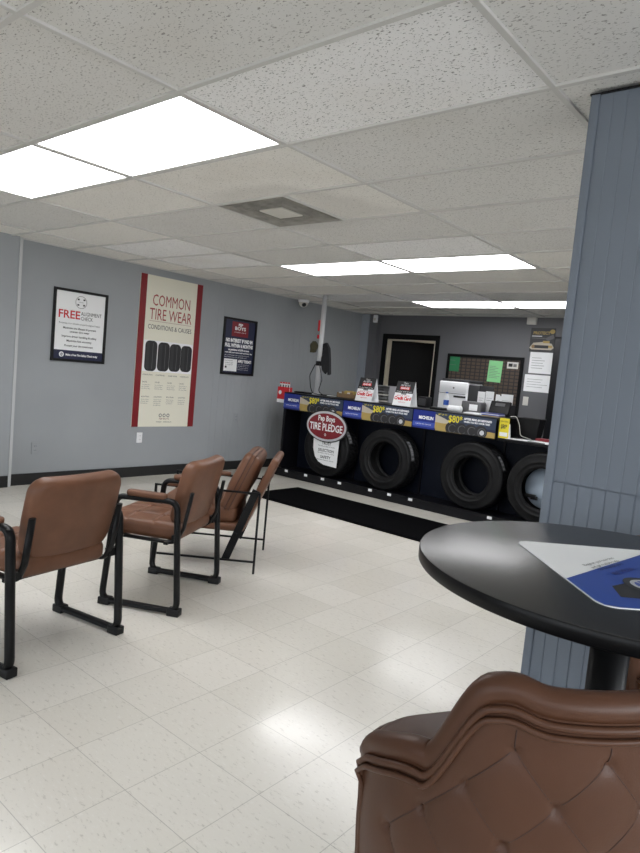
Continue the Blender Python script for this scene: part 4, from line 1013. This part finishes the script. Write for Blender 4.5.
o = MB(); o.box((-.02, -.06, 0), (.13, .05, .028), 'maroon'); o.box((-.02, -.058, .002), (.132, .048, .026), 'white'); o = o.build('paper_pad'); o.location = (-2.48, 6.55, .9005); tag(o, 'thick maroon pad on the low desk behind the loose sheets', 'pad')

# ================================================================== BACK WALL
t = thing('notice_board', 'large dark woven notice board with black frame on the back wall', 'notice board', (-4.725, BACK_Y, .73)); X = FACE_Y
b = MB(); b.box((.03, .03, .001), (1.135, 1.095, .015), 'woven', X) if False else b.box((.03, .03, .001), (1.185, 1.095, .015), 'ink', X); M['woven'] = grid_mesh_material(); b = MB(); b.box((.03, .03, .001), (1.135, 1.095, .015), 'woven', X); b.build('board', t)
b = MB(); poster_frame(b, 0, 0, 1.165, 1.125, .04, .03, 'dark_door', X); b.build('frame', t)
def sheet(name, label, x0, z0, x1, z1, m, y=BACK_Y-.0155, cat='paper', rows=0, head=None, ink='greyink', rot=0):
    o = MB(); w_, h_ = x1-x0, z1-z0; o.box((-w_/2, -h_/2, .0005), (w_/2, h_/2, .002), m, FACE_Y)
    if head: o.text(head, h_*.12, 0, h_*.3, 'ink', .0026, FACE_Y, 'CENTER')
    rr_ = random.Random(len(label))
    for k in range(rows):
        yy = h_*.22-k*h_*.6/rows; o.poly(rect(-w_*.4, yy, -w_*.4+w_*rr_.uniform(.4, .8), yy+h_*.018), .0026, ink, FACE_Y)
    o = o.build(name); o.location = ((x0+x1)/2, y, (z0+z1)/2); o.rotation_euler = (0, rot, 0); return tag(o, label, cat)
sheet('paper_note', 'dark green note at the top left of the notice board', -4.71, 1.60, -4.525, 1.82, 'dgreen', rows=2, rot=.03)
sheet('paper_note', 'mint green sheet pinned in the middle of the notice board', -4.065, 1.49, -3.86, 1.79, 'green', rows=8, rot=.03)
t = thing('name_card', 'small white card at the top right of the notice board', 'card', (-3.71, BACK_Y-.016, 1.74))
b = MB(); b.box((-.08, -.045, 0), (.08, .045, .003), 'offwhite', FACE_Y); b.text('No. 24', .05, 0, -.015, 'ink', .004, FACE_Y, 'CENTER', maxw=.11) if False else b.poly(rect(-.06, -.02, .0, .025), .004, 'ink', FACE_Y); b.poly(rect(.01, -.02, .06, .02), .004, 'greyink', FACE_Y); b.build('card', t)
outlet('light_switch', 'cream light switch on the back wall right of the notice board', FACE_Y, 'offwhite', (-3.475, BACK_Y, 1.27), 'light switch', True)
t = thing('wall_calendar', 'black and gold picture calendar high on the back wall beside the pillar', 'calendar', (-3.51, BACK_Y, 1.945)); X = FACE_Y
b = MB(); b.box((0, 0, .001), (.335, .32, .006), 'darkgrey', X); Z = .0065
b.text('PROTECT', .055, .035, .235, 'gold', Z, X, maxw=.23, bold=.002); b.poly(rect(.02, .205, .16, .215), Z, 'white', X); b.poly(rect(.02, .18, .2, .188), Z, 'greyink', X)
b.poly(disc(.295, .275, .035, .03, 16), Z, 'gold', X); b.poly([(.2, .18), (.31, .24), (.33, .19), (.25, .15)], Z, 'greyplastic', X)
b.poly([(.0, .05), (.05, .12), (.18, .135), (.30, .115), (.335, .06), (.3, .03), (.03, .03)], Z, 'sand', X); b.poly(rect(.06, .05, .26, .09), Z+.0005, 'ink', X); b.poly(disc(.05, .07, .022, .025, 14), Z+.001, 'card', X); b.poly(rect(.26, .06, .31, .09), Z+.001, 'gold', X); b.poly(rect(.18, .12, .27, .15), Z+.001, 'gold', X)
b.build('picture_sheet', t)
sheet('paper_sheet', 'upper white wall sheet hanging directly below the picture calendar', -3.485, 1.655, -3.175, 1.94, 'white', BACK_Y-.002, rows=5)
sheet('paper_sheet', 'lower white wall sheet with faint print, above the light switch', -3.525, 1.405, -3.155, 1.635, 'white', BACK_Y-.002, rows=4)
o = MB(); o.box((-3.57, BACK_Y-.05, 2.305), (-3.44, BACK_Y-.001, 2.398), 'offwhite', bev=.006); tag(o.build('junction_box'), 'small beige box under the ceiling on the back wall', 'box')
t = thing('motion_sensor', 'small white motion sensor high in the corner left of the doorway', 'motion sensor', (-6.03, 8.40, 2.27), -PI/2)
b = MB(); b.box((0, -.035, 0), (.045, .035, .12), 'white_plastic', bev=.01); b.build('body', t)
b = MB(); b.box((.0451, -.02, .03), (.048, .02, .07), 'offwhite'); b.build('lens', t)
t = thing('tall_cabinet', 'tall black cabinet against the back wall partly behind the pillar', 'cabinet', (-3.01, 8.05, 0))
b = MB(); b.box((0, 0, .0), (.75, .44, 2.115), 'dark_door', bev=.004); b.build('body', t)
for x in (.012, .38):
    b = MB(); b.box((x, -.018, .06), (x+.358, -.0005, 2.09), 'counter', bev=.003); d_ = b.build('door', t)
    b = MB(); b.box((x+(.32 if x < .1 else .02), -.035, 1.0), (x+(.335 if x < .1 else .035), -.019, 1.15), 'silver'); b.build('handle', d_)

# ================================================================== FLYER ON THE BAR TABLE
e1 = Vector((.68, -.733, 0)); e2 = Vector((.733, .68, 0)); A0 = Vector((-.563, 1.412, TZ+.0005))
X = Matrix(((e1.x, e2.x, 0, A0.x), (e1.y, e2.y, 0, A0.y), (0, 0, 1, A0.z), (0, 0, 0, 1)))
LW, LH = .415, .43
o = MB(); o.prism(rrect(0, 0, LW, LH, .03, 6), 0, .0015, 'white', X)
o.poly([(.272, .0015), (.385, .0015), (.405, .008), (.4135, .03), (.4135, .40), (.405, .42), (.385, .4285), (.0, .4285-.0), (.0, .345)][:7]+[(.04, .4285), (.012, .42), (.002, .40), (.002, .325)], .0022, 'flyerblue', X)
o.poly([(.300, .075), (.36, .06), (.38, .42), (.10, .42), (.16, .30), (.22, .20)], .0026, 'ink', X)
for cx, cy, r_ in ((.285, .155, .05), (.21, .29, .05), (.33, .29, .045)):
    o.poly(disc(cx, cy, r_, r_*.9), .003, 'darkgrey', X); o.poly(disc(cx, cy, r_*.72, r_*.66), .0032, 'silver', X); o.poly(disc(cx, cy, r_*.55, r_*.5), .0034, 'bluelite', X)
    for q in range(5):
        a = q*2*PI/5; o.poly([(cx+r_*.12*math.cos(a+1.6), cy+r_*.12*math.sin(a+1.6)), (cx+r_*.62*math.cos(a-.12), cy+r_*.56*math.sin(a-.12)), (cx+r_*.62*math.cos(a+.12), cy+r_*.56*math.sin(a+.12))], .0036, 'silver', X)
XT = X @ Matrix.Translation((.205, .105, 0)) @ Matrix.Rotation(math.radians(128), 4, 'Z')
o.text('MICHELIN', .022, .0, -.028, 'blue', .0028, XT, maxw=.085, bold=.0008)
lines_of(o, ['Register your new tires', 'and get roadside help', 'for three full years'], .0, .035, .0135, .016, 'ink', .0028, XT)
tag(o.build('flyer'), 'white and blue tire flyer lying on the round black table', 'flyer')
